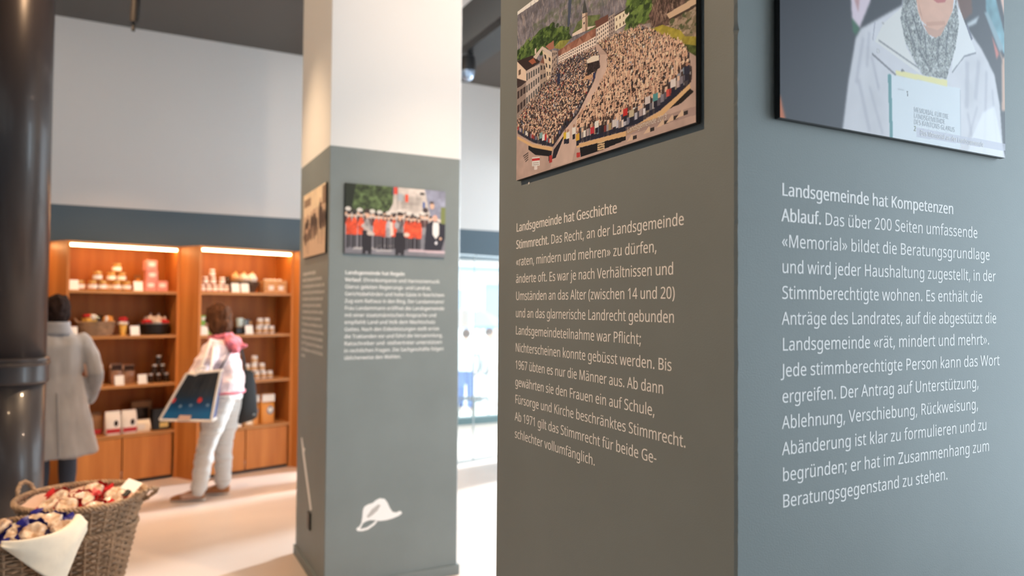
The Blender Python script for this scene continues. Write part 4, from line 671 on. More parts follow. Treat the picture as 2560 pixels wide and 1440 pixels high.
# ------------------------------------------------------------------ picture 2: woman with booklet
def booklet_picture():
    c = Canvas(460, 304, (62, 63, 71))
    c.a += (np.linspace(0, 10, 304)[:, None, None]); g = np.random.default_rng(11)
    c.poly([(.70, .0), (1.01, .0), (1.01, .75), (.94, .60), (.80, .42)], (76, 76, 84)); c.poly([(.40, .0), (.50, .36), (.75, .30), (.80, .0)], (112, 86, 72), 1, .25, .02)
    c.poly([(0, .907), (0, 1), (.020, 1)], (206, 118, 82))
    c.poly([(.271, .459), (.20, .2), (.33, .2), (.353, .433), (.306, .563), (.274, .531)], (226, 208, 220)); c.poly([(.285, .45), (.31, .40), (.30, .50)], (196, 152, 156)); c.poly([(.274, .531), (.306, .566), (.289, .600), (.276, .584)], (62, 104, 82))
    c.poly([(.747, .293), (.824, .268), (.829, .344), (.787, .389), (.763, .385)], (112, 78, 68)); c.poly([(.891, .1), (.916, .1), (1.007, .416), (1.003, .497), (.965, .456), (.903, .344)], (120, 160, 172), 1, .2, .05); c.poly([(.948, .1), (1.006, .1), (1.008, .341)], (226, 190, 176)); c.poly([(.891, .320), (.910, .314), (.997, .470), (.971, .488)], (146, 168, 178)); c.poly([(.93, .42), (.97, .50), (.955, .53)], (206, 120, 110))
    c.poly([(.799, .402), (.866, .344), (.847, .388), (.805, .417)], (196, 202, 208)); c.poly([(.984, .519), (1.004, .502), (1.001, .770), (.981, .775)], (206, 168, 148)); c.line((.975, .49), (1.0, .56), .006, (196, 160, 140))
    J = (214, 212, 218)
    c.poly([(.234, 1.003), (.258, .802), (.289, .610), (.311, .564), (.384, .501), (.489, .411), (.497, .30), (.752, .30), (.775, .393), (.846, .469), (.877, .502), (.944, .608), (.971, .748), (.985, .938), (.999, 1.001)], J, 1, .045, .09)
    SH = (176, 174, 186)
    for a, b_, w_ in (((.32, .60), (.29, .80), .012), ((.345, .57), (.335, .72), .010), ((.30, .78), (.345, .99), .014), ((.355, .67), (.385, .80), .010), ((.345, .80), (.40, .99), .010), ((.37, .74), (.385, .81), .006), ((.80, .58), (.795, .80), .020), ((.86, .56), (.84, .75), .018), ((.90, .60), (.885, .99), .014), ((.93, .68), (.955, .98), .010), ((.80, .82), (.83, .98), .012), ((.85, .78), (.80, .95), .010)): c.line(a, b_, w_, SH, .5)
    c.poly([(.82, .93), (.88, .80), (.94, .76), (.985, .94), (.99, 1), (.80, 1)], (238, 238, 244), .8)
    c.blur(5)
    c.poly([(.486, .422), (.506, .590), (.575, .697), (.369, .602), (.404, .518)], (226, 224, 222)); c.line((.384, .593), (.569, .672), .005, (150, 148, 152)); c.line((.356, .658), (.459, .725), .006, (132, 130, 138)); c.line((.37, .52), (.36, .60), .004, SH)
    c.ell(.382, .640, .007, .010, (176, 174, 180)); c.ell(.382, .640, .005, .007, (214, 212, 214)); c.ell(.404, .515, .006, .006, (190, 188, 190)); c.ell(.49, .70, .008, .008, (120, 118, 124))
    c.poly([(.761, .337), (.846, .527), (.785, .559), (.720, .651), (.735, .525)], (228, 228, 230)); c.line((.846, .527), (.785, .559), .005, (140, 140, 150)); c.line((.785, .559), (.722, .650), .004, (150, 150, 158)); c.line((.80, .41), (.825, .47), .010, (120, 120, 136))
    scarf = [(.505, .30), (.497, .372), (.481, .470), (.501, .566), (.538, .633), (.580, .695), (.694, .687), (.739, .539), (.760, .414), (.746, .30), (.728, .369), (.670, .488), (.625, .521), (.584, .481), (.555, .401), (.550, .30)]
    c.poly(scarf, (160, 162, 162), 1, .35, .008)
    k = c._mask(scarf); sl, m = k
    sp = g.random(m.shape); reg = c.a[sl]; reg[m & (sp < .22)] = (98, 100, 104); reg[m & (sp > .82)] = (214, 214, 208)
    for a, b_ in (((.50, .45), (.55, .60)), ((.53, .42), (.575, .56)), ((.59, .50), (.60, .62)), ((.66, .50), (.65, .62)), ((.71, .42), (.69, .58)), ((.585, .475), (.57, .54)), ((.56, .58), (.62, .67))): c.line(a, b_, .007, (84, 86, 92), .5)
    c.poly([(.545, .2), (.550, .350), (.561, .415), (.576, .452), (.609, .473), (.653, .477), (.696, .438), (.728, .363), (.744, .2)], (222, 174, 152), 1, .04, .06)
    c.poly([(.582, .466), (.615, .475), (.653, .474), (.696, .435), (.670, .493), (.642, .512), (.609, .505)], (204, 160, 142)); c.line((.60, .462), (.69, .430), .012, (198, 146, 124), .6); c.poly([(.553, .30), (.57, .42), (.585, .45), (.56, .36)], (190, 140, 120), .6)
    c.poly([(.61, .335), (.655, .350), (.69, .335), (.70, .315), (.655, .33), (.615, .318)], (196, 110, 108)); c.line((.62, .318), (.69, .316), .008, (240, 232, 226)); c.ell(.655, .40, .03, .02, (228, 178, 156), .7)
    c.poly([(.438, .728), (.763, .714), (.762, .987), (.75, 1.0), (.443, 1.0)], (222, 228, 234), 1, .01, .2); c.poly([(.424, .729), (.438, .728), (.444, 1), (.431, 1)], (98, 148, 152)); c.poly([(.459, .704), (.697, .691), (.698, .719), (.460, .724)], (236, 226, 164)); c.line((.763, .72), (.762, .98), .004, (196, 198, 206))
    c.blur(1)
    c.ell(.510, .787, .0030, .0055, (140, 140, 144)); c.ell(.511, .800, .0025, .008, (130, 130, 134))
    c.poly([(.551, .935), (1.006, .931), (1.006, .965), (.551, .977)], (196, 196, 210), .72)
    return c

# ------------------------------------------------------------------ picture 3: the marching band
def band_picture():
    c = Canvas(240, 158, (150, 146, 150)); g = np.random.default_rng(3)
    c.poly([(0, 0), (1, 0), (1, .5), (0, .5)], (206, 194, 186), 1, .12, .08); c.poly([(0, 0), (.47, 0), (.46, .25), (.40, .42), (0, .42)], (74, 88, 56), 1, .5, .03); c.poly([(0, 0), (.10, 0), (.06, .42), (0, .42)], (40, 46, 36))
    c.poly([(.78, 0), (1, 0), (1, .45), (.84, .4)], (150, 152, 172), 1, .15, .06); c.poly([(.95, .25), (1, .25), (1, .5), (.95, .5)], (124, 132, 80))
    for k in range(26): c.rect(.52 + .25 * g.random(), .06 + .25 * g.random(), .54 + .25 * g.random(), .1 + .25 * g.random(), (150, 140, 134), .35)
    c.rect(.505, .0, .508, .32, (90, 84, 80)); c.rect(.47, .0, .505, .11, (214, 80, 66)); c.rect(.455, .0, .47, .12, (70, 90, 104)); c.rect(.51, .10, .56, .20, (168, 172, 178)); c.rect(.585, .10, .615, .215, (232, 82, 52)); c.rect(.765, .19, .785, .28, (36, 84, 156)); c.ell(.755, .07, .028, .02, (66, 62, 62))
    c.poly([(0, .72), (1, .66), (1, 1), (0, 1)], (126, 124, 132), 1, .05, .1)
    for y0, y1, x0, x1 in ((.90, .93, .08, .3), (.86, .875, .30, .48), (.93, .945, .30, .46)): c.poly([(x0, y0), (x1, y0 - .01), (x1, y1), (x0, y1 + .01)], (186, 180, 180), .8)
    R = (226, 84, 52); K = (48, 44, 50); SKN = (222, 178, 152); Wh = (230, 222, 214)
    for i in range(24):
        x = .01 + i * .036 + .01 * g.random(); y = .40 + .04 * g.random()
        c.rect(x - .014, y + .05, x + .016, y + .16, (90, 60, 58)); c.ell(x, y, .013, .032, SKN); c.poly([(x - .018, y - .012), (x - .014, y - .045), (x + .014, y - .045), (x + .018, y - .012)], (64, 54, 56))
    for x in (.03, .14, .26, .33, .42, .53, .62, .70, .76): c.ell(x, .36 + .03 * g.random(), .028, .03, Wh, .9)
    for x, y, k in ((.04, .46, R), (.09, .46, R), (.155, .45, R), (.30, .46, R), (.345, .46, R), (.385, .47, R), (.47, .46, R), (.60, .46, R), (.645, .47, R), (.685, .46, R), (.725, .47, R), (.21, .46, (160, 152, 150)), (.42, .47, (176, 168, 172)), (.53, .47, (110, 104, 106))):
        c.rect(x - .022, y + .22, x - .002, y + .46, K); c.rect(x + .004, y + .22, x + .02, y + .45, K)
        c.poly([(x - .03, y + .10), (x - .012, y + .03), (x + .016, y + .03), (x + .03, y + .12), (x + .026, y + .27), (x - .028, y + .27)], k, 1, .2, .03); c.ell(x, y - .01, .013, .034, SKN); c.poly([(x - .02, y - .02), (x - .015, y - .055), (x + .015, y - .055), (x + .02, y - .02)], (52, 46, 50))
    for x, y in ((.21, .44), (.53, .45)):
        c.rect(x - .04, y + .22, x + .05, y + .52, (44, 40, 46)); c.rect(x - .04, y + .5, x - .006, y + .60, K); c.rect(x + .012, y + .5, x + .045, y + .6, K); c.ell(x, y - .02, .018, .04, SKN); c.poly([(x - .03, y - .03), (x - .02, y - .09), (x + .02, y - .09), (x + .03, y - .03)], (66, 54, 50))
    c.line((.16, .58), (.28, .72), .03, (190, 176, 170)); c.ell(.24, .70, .03, .03, (206, 190, 180)); c.ell(.50, .56, .025, .05, (170, 164, 166)); c.ell(.60, .69, .03, .03, (216, 196, 180)); c.poly([(.43, .52), (.46, .52), (.47, .70), (.44, .73)], (222, 206, 192))
    c.poly([(.80, .52), (.88, .44), (.97, .50), (1, .5), (1, .70), (.96, .90), (.78, .92), (.79, .7)], (48, 46, 56)); c.poly([(.87, .48), (.93, .48), (.935, .66), (.90, .73), (.865, .66)], (236, 232, 228)); c.ell(.89, .42, .026, .05, (226, 172, 152)); c.ell(.86, .24, .022, .045, SKN); c.ell(.855, .19, .024, .022, (84, 72, 70)); c.ell(.79, .31, .03, .04, (72, 62, 64)); c.ell(.905, .79, .013, .025, (226, 224, 230)); c.ell(.95, .72, .014, .02, SKN)
    c.poly([(.62, .90), (1.0, .905), (1.0, .945), (.62, .935)], (216, 190, 196), .85)
    return c

# ------------------------------------------------------------------ picture 4: faded old street scene
def old_picture():
    c = Canvas(150, 98, (214, 188, 162)); g = np.random.default_rng(8)
    c.poly([(0, 0), (1, 0), (1, .3), (0, .3)], (236, 214, 184), 1, .06, .1); c.rect(.05, .1, .36, .26, (120, 98, 86)); c.rect(.86, .04, 1, .3, (150, 124, 104))
    for k in range(6): c.rect(.08 + k * .05, .1, .10 + k * .05, .24, (190, 164, 140))
    c.rect(.02, .22, .44, .36, (236, 212, 184))
    for x, y, w_, h in ((.12, .42, .06, .40), (.22, .38, .08, .36), (.30, .55, .08, .20), (.40, .36, .07, .40), (.52, .34, .09, .42), (.62, .42, .06, .30), (.78, .22, .07, .42), (.84, .30, .05, .36), (.18, .60, .16, .16), (.94, .36, .06, .28)):
        c.ell(x, y + h / 2, w_, h / 2, (74, 58, 54), .9); c.ell(x, y - .01, w_ * .4, .04, (196, 160, 138))
    for x, y in ((.16, .80), (.25, .84), (.70, .72), (.82, .74), (.9, .7)): c.line((x, y - .12), (x + .02, y + .12), .025, (104, 78, 68), .8)
    c.poly([(0, .80), (1, .74), (1, 1), (0, 1)], (222, 184, 158), .35)
    for _ in range(30): x = g.random(); c.line((x, .5 + .2 * g.random()), (x + .02, .7 + .25 * g.random()), .02, (226, 192, 166), .4)
    return c

BW, BH = 0.603, 0.395
def photo_board(loc, right, out, cv, label, pm, captions=()):
    t = thing('photo_board', label, 'photo board', group='photo boards on the pillars')
    t.matrix_world = frame(loc, right, out)
    MB().box((BW / 2, BH / 2, 0.0065), (BW, BH, 0.009), bev=0.0008).obj('backing_board', m_board, t)
    pr = cv.mesh('photo_print', BW - 0.0015, BH - 0.0015, pm, t)
    pr.location = (0.00075, 0.00075, 0.0124)
    for nm, rows, m in captions:
        text_obj(nm, rows, m, t, Matrix.Translation((0, 0, 0.0129)), bold=0)
    return t
m_faint = mat('faint_grey_lettering', (0.62, 0.64, 0.67), 0.6); m_num = mat('olive_lettering', (0.28, 0.27, 0.16), 0.6); m_capt = mat('caption_lettering', (0.86, 0.84, 0.82), 0.6)
def fit(t, x, y, wdt, cap): sz = cap / CAP; return (t, x, y, sz, wdt / text_width(t, 1) / sz)
V = lambda u, v: (u * BW, (1 - v) * BH)
photo_board((PX, PY + 0.6745, 1.89), *LEFT, crowd_picture(), 'colour photo board of a huge crowd on a town square below mountains', m_print,
            [('caption', [fit('Landsgemeinde 2013', V(.705, .944)[0], V(.705, .945)[1], (.884 - .705) * BW, .0095)], m_capt)])
yb = [V(.539, .868), V(.539, .895), V(.539, .922), V(.538, .952)]
photo_board((PX + 0.0776, PY, 1.89), *FRONT, booklet_picture(), 'colour photo board of a person in a white jacket and grey scarf holding a booklet', m_print,
            [('booklet_title', [fit('MEMORIAL FÜR DIE', *yb[0], .165 * BW, .0085), fit('LANDSGEMEINDE', *yb[1], .148 * BW, .0085), fit('DES KANTONS GLARUS', *yb[2], .195 * BW, .0085)], m_faint),
             ('booklet_number', [fit('2', *yb[3], .010 * BW, .0085)], m_num), ('booklet_mark', [fit('glarus', *V(.468, .785), .027 * BW, .003)], m_faint),
             ('caption', [fit('Das Memorial an der Landsgemeinde', *V(.567, .966), .315 * BW, .0088)], m_capt)])
photo_board((QX + 0.0855, QY, 1.89), *FRONT, band_picture(), 'colour photo board of a marching band in red jackets', m_print2)
photo_board((QX, QY + 0.6345, 1.893), *LEFT, old_picture(), 'faded old photo board of dark figures in a street, seen at a slant', m_print2)
# ------------------------------------------------------------------ display cabinets
CW, CA = 0.912, math.atan2(0.2631, 0.9648)
SHELF = [1.715, 1.315, 0.875, 0.440]
def cab_origin(i): return (-0.53 + 1.03 * i, 7.12)
def on_shelf(i, u, d, k):
    """world point on shelf k of cabinet i, u along the front, d behind the front edge"""
    x, y = cab_origin(i); c, s = math.cos(CA), math.sin(CA)
    return Vector((x + u * c - d * s, y + u * s + d * c, SHELF[k] + 0.0005))

def make_cabinet(label):
    t = thing('display_cabinet', label, 'cabinet', group='oak display cabinets along the back wall')
    W, D, H, T = CW, 0.36, HEAD - 0.002, 0.022
    MB().box((T / 2, D / 2, H / 2), (T, D, H)).obj('side_panel', m_wood, t)
    MB().box((W - T / 2, D / 2, H / 2), (T, D, H)).obj('side_panel', m_wood, t)
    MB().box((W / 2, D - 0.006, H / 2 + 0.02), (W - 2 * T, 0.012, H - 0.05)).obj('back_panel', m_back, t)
    MB().box((W / 2, D / 2, H - T / 2), (W - 2 * T, D, T)).obj('top_panel', m_woodh, t)
    for z in SHELF[:3]: MB().box((W / 2, D / 2, z - 0.0125), (W - 2 * T, D - 0.016, 0.025)).obj('shelf', m_woodh, t)
    MB().box((W / 2, D / 2 - 0.004, SHELF[3] - 0.0125), (W - 2 * T, D - 0.012, 0.025)).obj('counter_shelf', m_woodh, t)
    f = MB().box((W * 0.27, 0.012, 0.222), (W * 0.46 - 0.012, 0.018, 0.376)).obj('base_panel', m_wood, t)
    MB().box((W * 0.73, 0.012, 0.222), (W * 0.46 - 0.012, 0.018, 0.376)).obj('base_panel', m_wood, t)
    MB().box((W / 2, 0.05, 0.016), (W - 2 * T, 0.02, 0.032)).obj('plinth', m_black, t)
    # slanting panel that closes the step to the neighbour
    MB().add([(0, 0, 0), (-0.0816, 0.271, 0), (-0.0616, 0.277, 0), (0.0, 0.03, 0), (0, 0, H), (-0.0816, 0.271, H), (-0.0616, 0.277, H), (0.0, 0.03, H)],
             [(0, 1, 2, 3), (7, 6, 5, 4), (0, 4, 5, 1), (1, 5, 6, 2), (2, 6, 7, 3), (3, 7, 4, 0)]).obj('filler_panel', m_wood, t)
    MB().box((W / 2, 0.03, H - T - 0.011), (W - 2 * T, 0.022, 0.020)).obj('light_strip', m_led, t)
    return t
cab = make_cabinet('oak display cabinet with pink boxes stacked on its top shelf')
cab.location = (*cab_origin(0), 0); cab.rotation_euler.z = CA
for i, lb in ((-1, 'oak display cabinet mostly hidden behind the black pipe'), (1, 'oak display cabinet behind the person in the pink jacket'), (2, 'oak display cabinet hidden behind the far pillar')):
    dup(cab, (*cab_origin(i), 0), CA, lb)

# ------------------------------------------------------------------ goods
m_honey = mat('amber_honey', (0.55, 0.22, 0.03), 0.12, spec=0.6, coat=0.4)
m_gold = mat('gold_lid', (0.75, 0.50, 0.16), 0.3, metal=0.5)
m_label = mat('white_paper_label', (0.85, 0.82, 0.76), 0.6)
m_cardp = mat('white_price_card', (0.88, 0.87, 0.84), 0.5)
m_pinkbox = mat('pink_carton', srgb(226, 150, 140), 0.6)
m_brownc = mat('brown_carton', (0.28, 0.13, 0.05), 0.6, vary=0.1, vscale=14)
m_dark = mat('dark_chocolate_glass', (0.030, 0.014, 0.008), 0.15, spec=0.6)
m_silver = mat('silver_lid', (0.72, 0.70, 0.68), 0.25, metal=0.8)
m_wick = mat('grey_brown_wicker', (0.34, 0.22, 0.135), 0.6, vary=0.35, vscale=9)
m_wick2 = mat('dark_wicker', (0.10, 0.058, 0.034), 0.6, vary=0.4, vscale=45)
m_red = mat('red_wrapper', (0.52, 0.018, 0.022), 0.3, coat=0.3)
m_navy = mat('navy_wrapper', (0.018, 0.018, 0.22), 0.3, coat=0.3)
m_bisc = mat('iced_gingerbread', (0.50, 0.26, 0.12), 0.3, col2=(0.86, 0.74, 0.62), vscale=38, bump=0.6, bscale=60, bdist=0.006, coat=0.6)
m_cello = mat('cellophane', (0.80, 0.66, 0.54), 0.12, coat=0.6, vary=0.25, vscale=30)
m_orange = mat('orange_paper', (0.75, 0.30, 0.05), 0.5)
m_yellow = mat('yellow_paper', (0.85, 0.50, 0.10), 0.45)
m_cream = mat('cream_linen', (0.95, 0.84, 0.68), 0.85, vary=0.04, vscale=30, sheen=0.2)
m_pwhite = mat('white_paper_bag', (0.84, 0.78, 0.72), 0.55)
m_nuts = mat('nuts_in_bag', (0.16, 0.07, 0.035), 0.3, col2=(0.42, 0.22, 0.12), vscale=60, coat=0.4)
m_cookies = mat('cookies_in_bag', (0.45, 0.22, 0.08), 0.35, col2=(0.75, 0.48, 0.24), vscale=40, coat=0.4)
m_green = mat('green_carton', (0.20, 0.42, 0.05), 0.45)
m_porc = mat('white_porcelain', (0.80, 0.78, 0.76), 0.3)
m_teac = mat('pale_teal_glaze', (0.50, 0.62, 0.62), 0.25)
m_rose = mat('rose_preserve', (0.62, 0.30, 0.20), 0.2, coat=0.3)

def at(o, p, rz=0.0): o.location = p; o.rotation_euler.z = CA + rz; return o

def jar(h, r, body, lid, lab, label, group, cat='jar', name='preserve_jar'):
    t = thing(name, label, cat, group=group)
    MB().lathe([(r * .9, 0), (r, .006), (r, h * .68), (r * .80, h * .76), (r * .80, h * .80)], n=20).obj('glass_body', body, t, True)
    MB().lathe([(r * .86, h * .79), (r * .88, h * .81), (r * .88, h * .98), (r * .84, h)], n=20).obj('lid', lid, t, True)
    if lab: MB().lathe([(r * 1.012, h * .18), (r * 1.012, h * .60)], n=20, cap=False).obj('paper_label', lab, t, True)
    return t

def price_card(label, p, w=0.075, h=0.085, rz=0.0):
    t = thing('price_card', label, 'price card', group='white price cards on the cabinet shelves')
    MB().add([(-w / 2, 0, 0), (w / 2, 0, 0), (w / 2, 0.022, h), (-w / 2, 0.022, h), (-w / 2, 0.002, 0), (w / 2, 0.002, 0), (w / 2, 0.024, h), (-w / 2, 0.024, h)],
             [(0, 1, 2, 3), (7, 6, 5, 4), (0, 4, 5, 1), (1, 5, 6, 2), (2, 6, 7, 3), (3, 7, 4, 0)]).obj('card', m_cardp, t)
    MB().box((0, 0.022, 0.002), (w, 0.04, 0.003)).obj('foot', m_cardp, t)
    return at(t, p, rz)

G1 = 'honey jars on the upper shelf'
hj = jar(0.082, 0.037, m_honey, m_gold, m_label, 'x', G1, name='honey_jar')
first = [hj]
def put(proto, label, p, rz=0.0, sc=None, flag=None):
    o = flag.pop() if flag else dup(proto, p)
    at(o, p, rz); o['label'] = label
    if sc: o.scale = sc
    return o
for u, d, z, lb in ((.212, .08, 0, 'honey jar, lower left of the three-jar stack beside the wide jar'), (.290, .08, 0, 'honey jar, lower right of the three-jar stack beside the wide jar'), (.250, .08, .0825, 'honey jar on top of the three-jar stack beside the wide jar'),
                    (.372, .19, 0, 'honey jar at the back of the tall stack, lower left'), (.472, .19, 0, 'honey jar at the back of the tall stack, lower right'), (.380, .17, .0825, 'honey jar in the second layer of the tall stack, left one'), (.464, .17, .0825, 'honey jar in the second layer of the tall stack, right one'),
                    (.424, .17, .165, 'honey jar crowning the tall honey stack'), (.402, .085, 0, 'honey jar in front of the tall stack, left one'), (.486, .085, 0, 'honey jar in front of the tall stack, right one beside the price card')):
    p = on_shelf(0, u, d, 0); p.z += z; put(hj, lb, p, flag=first)
at(jar(0.082, 0.062, m_honey, m_gold, m_label, 'wide squat honey jar behind the leftmost price card of the top shelf', G1, name='wide_honey_jar'), on_shelf(0, .112, .14, 0))
price_card('white price card in front of the wide squat honey jar', on_shelf(0, .063, .04, 0))
price_card('white price card between honey jars and pink boxes', on_shelf(0, .572, .04, 0))
MB().box((0, 0, 0.075), (0.05, 0.03, 0.15), bev=0.002)
t = thing('tall_carton', 'narrow brown carton standing behind the pink boxes', 'box'); MB().box((0, 0, 0.075), (0.05, 0.03, 0.15), bev=0.002).obj('carton_body', m_brownc, t); MB().box((0, -0.0155, 0.09), (0.034, 0.001, 0.06)).obj('front_label', m_orange, t); at(t, on_shelf(0, .622, .26, 0))
pb = thing('pink_box', 'x', 'box', group='pink cartons on the top shelf')
MB().box((0, 0, 0.047), (0.094, 0.094, 0.094), bev=0.003).obj('carton_body', m_pinkbox, pb)
lm = MB(); lm.prism([(.03 * math.cos(a * PI / 8), .055 + .019 * math.sin(a * PI / 8)) for a in range(16)], -0.0478, -0.0468); lm.obj('oval_label', m_label, pb)
fl = [pb]
for u, z, rz, lb in ((.682, 0, 0, 'pink box, lower left of the pink pile next to the price card'), (.780, 0, .03, 'pink box, lower right of the pink pile'), (.695, .0945, -.04, 'pink box second from the top of the pink pile'), (.685, .189, .05, 'pink box on the very top of the pink pile')):
    p = on_shelf(0, u, .11, 0); p.z += z; put(pb, lb, p, rz, flag=fl)

# --- woven baskets
def weave(mb, prof, n_st, rows, amp, sr, ex=1.0, ey=1.0):
    """prof(t)->(radius, z), t 0..1"""
    n = n_st * 4
    for k in range(rows):
        r, z = prof(k / (rows - 1))
        pts = []
        for i in range(n):
            a = 2 * PI * i / n; q = r + amp * math.sin(PI * i / 2 * 1.0 + k * PI)
            pts.append((q * ex * math.cos(a), q * ey * math.sin(a), z + 0.15 * sr * math.sin(5 * a + k)))
        mb.tube(pts, sr, 5, closed=True)
    for i in range(n_st):
        a = 2 * PI * (i + .25) / n_st
        mb.tube([(prof(t / 6)[0] * ex * math.cos(a), prof(t / 6)[0] * ey * math.sin(a), prof(t / 6)[1]) for t in range(7)], sr * 1.1, 5)
    return mb
def braid(mb, r, z, sr, ex=1.0, ey=1.0, turns=26):
    for ph in (0, PI * 2 / 3, PI * 4 / 3):
        pts = []
        for i in range(turns * 6):
            a = 2 * PI * i / (turns * 6); q = r + sr * math.sin(turns * a + ph); pts.append((q * ex * math.cos(a), q * ey * math.sin(a), z + sr * math.cos(turns * a + ph)))
        mb.tube(pts, sr * .8, 5, closed=True)
    return mb
def twisted(mb, pts, sr, turns):
    pts = [Vector(p) for p in pts]; m = len(pts)
    for ph in (0, PI):
        q = []
        for i, p in enumerate(pts):
            t = (pts[min(i + 1, m - 1)] - pts[max(i - 1, 0)]).normalized(); x = t.cross(Vector((.3, .5, .8))).normalized(); y = t.cross(x); a = ph + turns * 2 * PI * i / (m - 1)
            q.append(p + x * sr * .7 * math.cos(a) + y * sr * .7 * math.sin(a))
        mb.tube(q, sr, 6)
    return mb

t = thing('shelf_basket', 'wicker basket of wrapped sweets on the second shelf', 'basket')
b = weave(MB(), lambda s: (0.126 + 0.022 * s, 0.008 + 0.104 * s), 18, 11, 0.004, 0.0048, 1.0, 0.72)
b.lathe([(0.122, 0.0), (0.122, 0.006)], n=24, sy=0.72); b.obj('woven_body', m_wick, t, True)
braid(MB(), 0.150, 0.118, 0.005, 1.0, 0.72).obj('rim', m_wick, t, True)
twisted(MB(), [(-0.150 - 0.012 * math.sin(a * PI / 10), -0.04 + 0.008 * a, 0.115 + 0.035 * math.sin(a * PI / 10)) for a in range(11)], 0.005, 4).obj('handle', m_wick, t, True)
at(t, on_shelf(0, .262, .15, 1))
def lump(name, label, cat, c, r, m, group=None, jit=.35, parts=(), rz=0.0):
    t = thing(name, label, cat, c, rz, group)
    MB().ell((0, 0, 0), r, 18, 12, jit).obj('wrapped_body', m, t, True)
    for nm, cc, rr, mm in parts: MB().ell(cc, rr, 12, 8, .3).obj(nm, mm, t, True)
    return t
def sh(i, u, d, k, z): p = on_shelf(i, u, d, k); return (p.x, p.y, p.z + z)
GB = 'sweets in the shelf basket'
lump('sweet_bag', 'orange and red sweet bag with a white tie at the left of the shelf basket', 'sweets', sh(0, .205, .13, 1, .135), (.055, .04, .052), m_yellow, GB, parts=(('red_top', (-.015, -.01, .035), (.040, .034, .022), m_red), ('white_bow', (.03, -.03, .03), (.022, .014, .024), m_label)))
lump('sweet_bag', 'orange sweet bag with a white bow at the right of the shelf basket', 'sweets', sh(0, .352, .13, 1, .125), (.045, .04, .050), m_orange, GB, parts=(('white_bow', (-.01, -.035, .02), (.014, .010, .030), m_label),))
lump('sweet_bag', 'dark sweet bag in the middle of the shelf basket', 'sweets', sh(0, .278, .19, 1, .125), (.055, .04, .055), m_dark, GB)
t = thing('cone_bag', 'orange paper cone with a red top between shelf basket and price card', 'sweets')
MB().lathe([(.022, 0), (.027, .05), (.034, .095), (.030, .10)], n=16).obj('paper_cone', m_yellow, t, True)
MB().ell((0, 0, .108), (.042, .040, .020), 18, 8, .4).obj('white_ruffle', m_label, t, True)
MB().ell((0, 0, .140), (.040, .036, .024), 16, 8, .35).obj('red_top', m_red, t, True)
at(t, on_shelf(0, .466, .10, 1))
price_card('white price card on the second shelf beside the wicker basket, half behind the grey coat', on_shelf(0, .063, .04, 1))
price_card('white price card between the paper cone and the dark bowl', on_shelf(0, .552, .04, 1))
t = thing('serving_bowl', 'dark round bowl heaped with wrapped cakes on the second shelf', 'bowl')
MB().lathe([(.085, 0), (.115, .012), (.132, .09), (.136, .102), (.130, .102), (.124, .085), (.108, .018), (0.01, .014)], n=32).obj('bowl_wall', m_black, t, True)
MB().lathe([(.134, .098), (.138, .101), (.138, .105), (.131, .105)], n=32).obj('rim', m_steel, t, True)
at(t, on_shelf(0, .742, .16, 1))
k = 0
for du, dd, z, m, lb in ((-.07, -.05, .115, m_red, 'red wrapped cake at the left edge of the dark bowl'), (.07, -.05, .115, m_red, 'red wrapped cake at the right edge of the dark bowl'), (0, -.06, .118, m_cello, 'cellophane wrapped cake at the front of the dark bowl'), (-.03, .03, .145, m_cello, 'cellophane wrapped cake high on the heap in the dark bowl, left one'), (.04, .03, .145, m_cello, 'cellophane wrapped cake high on the heap in the dark bowl, right one'), (.0, .06, .115, m_red, 'red wrapped cake at the back of the dark bowl')):
    c = sh(0, .742 + du, .16 + dd, 1, z)
    lump('wrapped_cake', lb, 'cake', c, (.046, .040, .028), m, 'wrapped cakes in the dark bowl', .4, (('twisted_tip', (.01, 0, .036), (.010, .010, .020), m_cello),))
def bag(name, label, w, d, h, body, parts=(), group=None):
    t = thing(name, label, 'bag', group=group)
    rs = []
    for z, a, e in ((0, .94, 1), (.01, 1, 1), (h * .55, 1, .98), (h * .82, .98, .5), (h * .9, .97, .14), (h, .95, .08)):
        x, y = w / 2 * a, d / 2 * e
        rs.append([(-x, -y * .7, z), (-x * .8, -y, z), (0, -y * 1.04, z), (x * .8, -y, z), (x, -y * .7, z), (x, y * .7, z), (x * .8, y, z), (0, y * 1.04, z), (-x * .8, y, z), (-x, y * .7, z)])
    MB().rings(rs).obj('bag_body', body, t, True)
    for nm, x, z, ww, hh, m in parts:
        if nm.startswith('oval') or nm.startswith('heart'): q = MB(); q.prism([(x + ww / 2 * math.cos(a * PI / 8), z + hh / 2 * math.sin(a * PI / 8)) for a in range(16)], -d / 2 - .003, -d / 2 - .001); q.obj(nm, m, t)
        else: MB().box((x, -d / 2 - .0015, z), (ww, .003, hh)).obj(nm, m, t)
    return t
G3 = 'bags of nuts on the third shelf'
at(bag('cookie_bag', 'bag of pale cookies on the third shelf beside the grey coat', .10, .08, .19, m_cookies, (('top_label', 0, .165, .08, .04, m_label),)), on_shelf(0, .262, .10, 2))
at(bag('nut_bag', 'bag of dark nuts behind the bright price card, left one', .10, .07, .185, m_nuts, (('top_label', 0, .155, .085, .045, m_dark),), G3), on_shelf(0, .432, .17, 2))
at(bag('nut_bag', 'bag of dark nuts behind the bright price card, right one', .10, .07, .17, m_nuts, (('top_label', 0, .145, .085, .04, m_dark),), G3), on_shelf(0, .535, .17, 2))
price_card('white price card in front of the nut bags on the third shelf', on_shelf(0, .434, .04, 2))
price_card('white price card left of the dark bottle pyramid', on_shelf(0, .624, .04, 2))
db = jar(0.082, 0.030, m_dark, m_silver, None, 'x', 'dark bottles stacked on the third shelf', 'bottle', 'dark_bottle')
fl = [db]
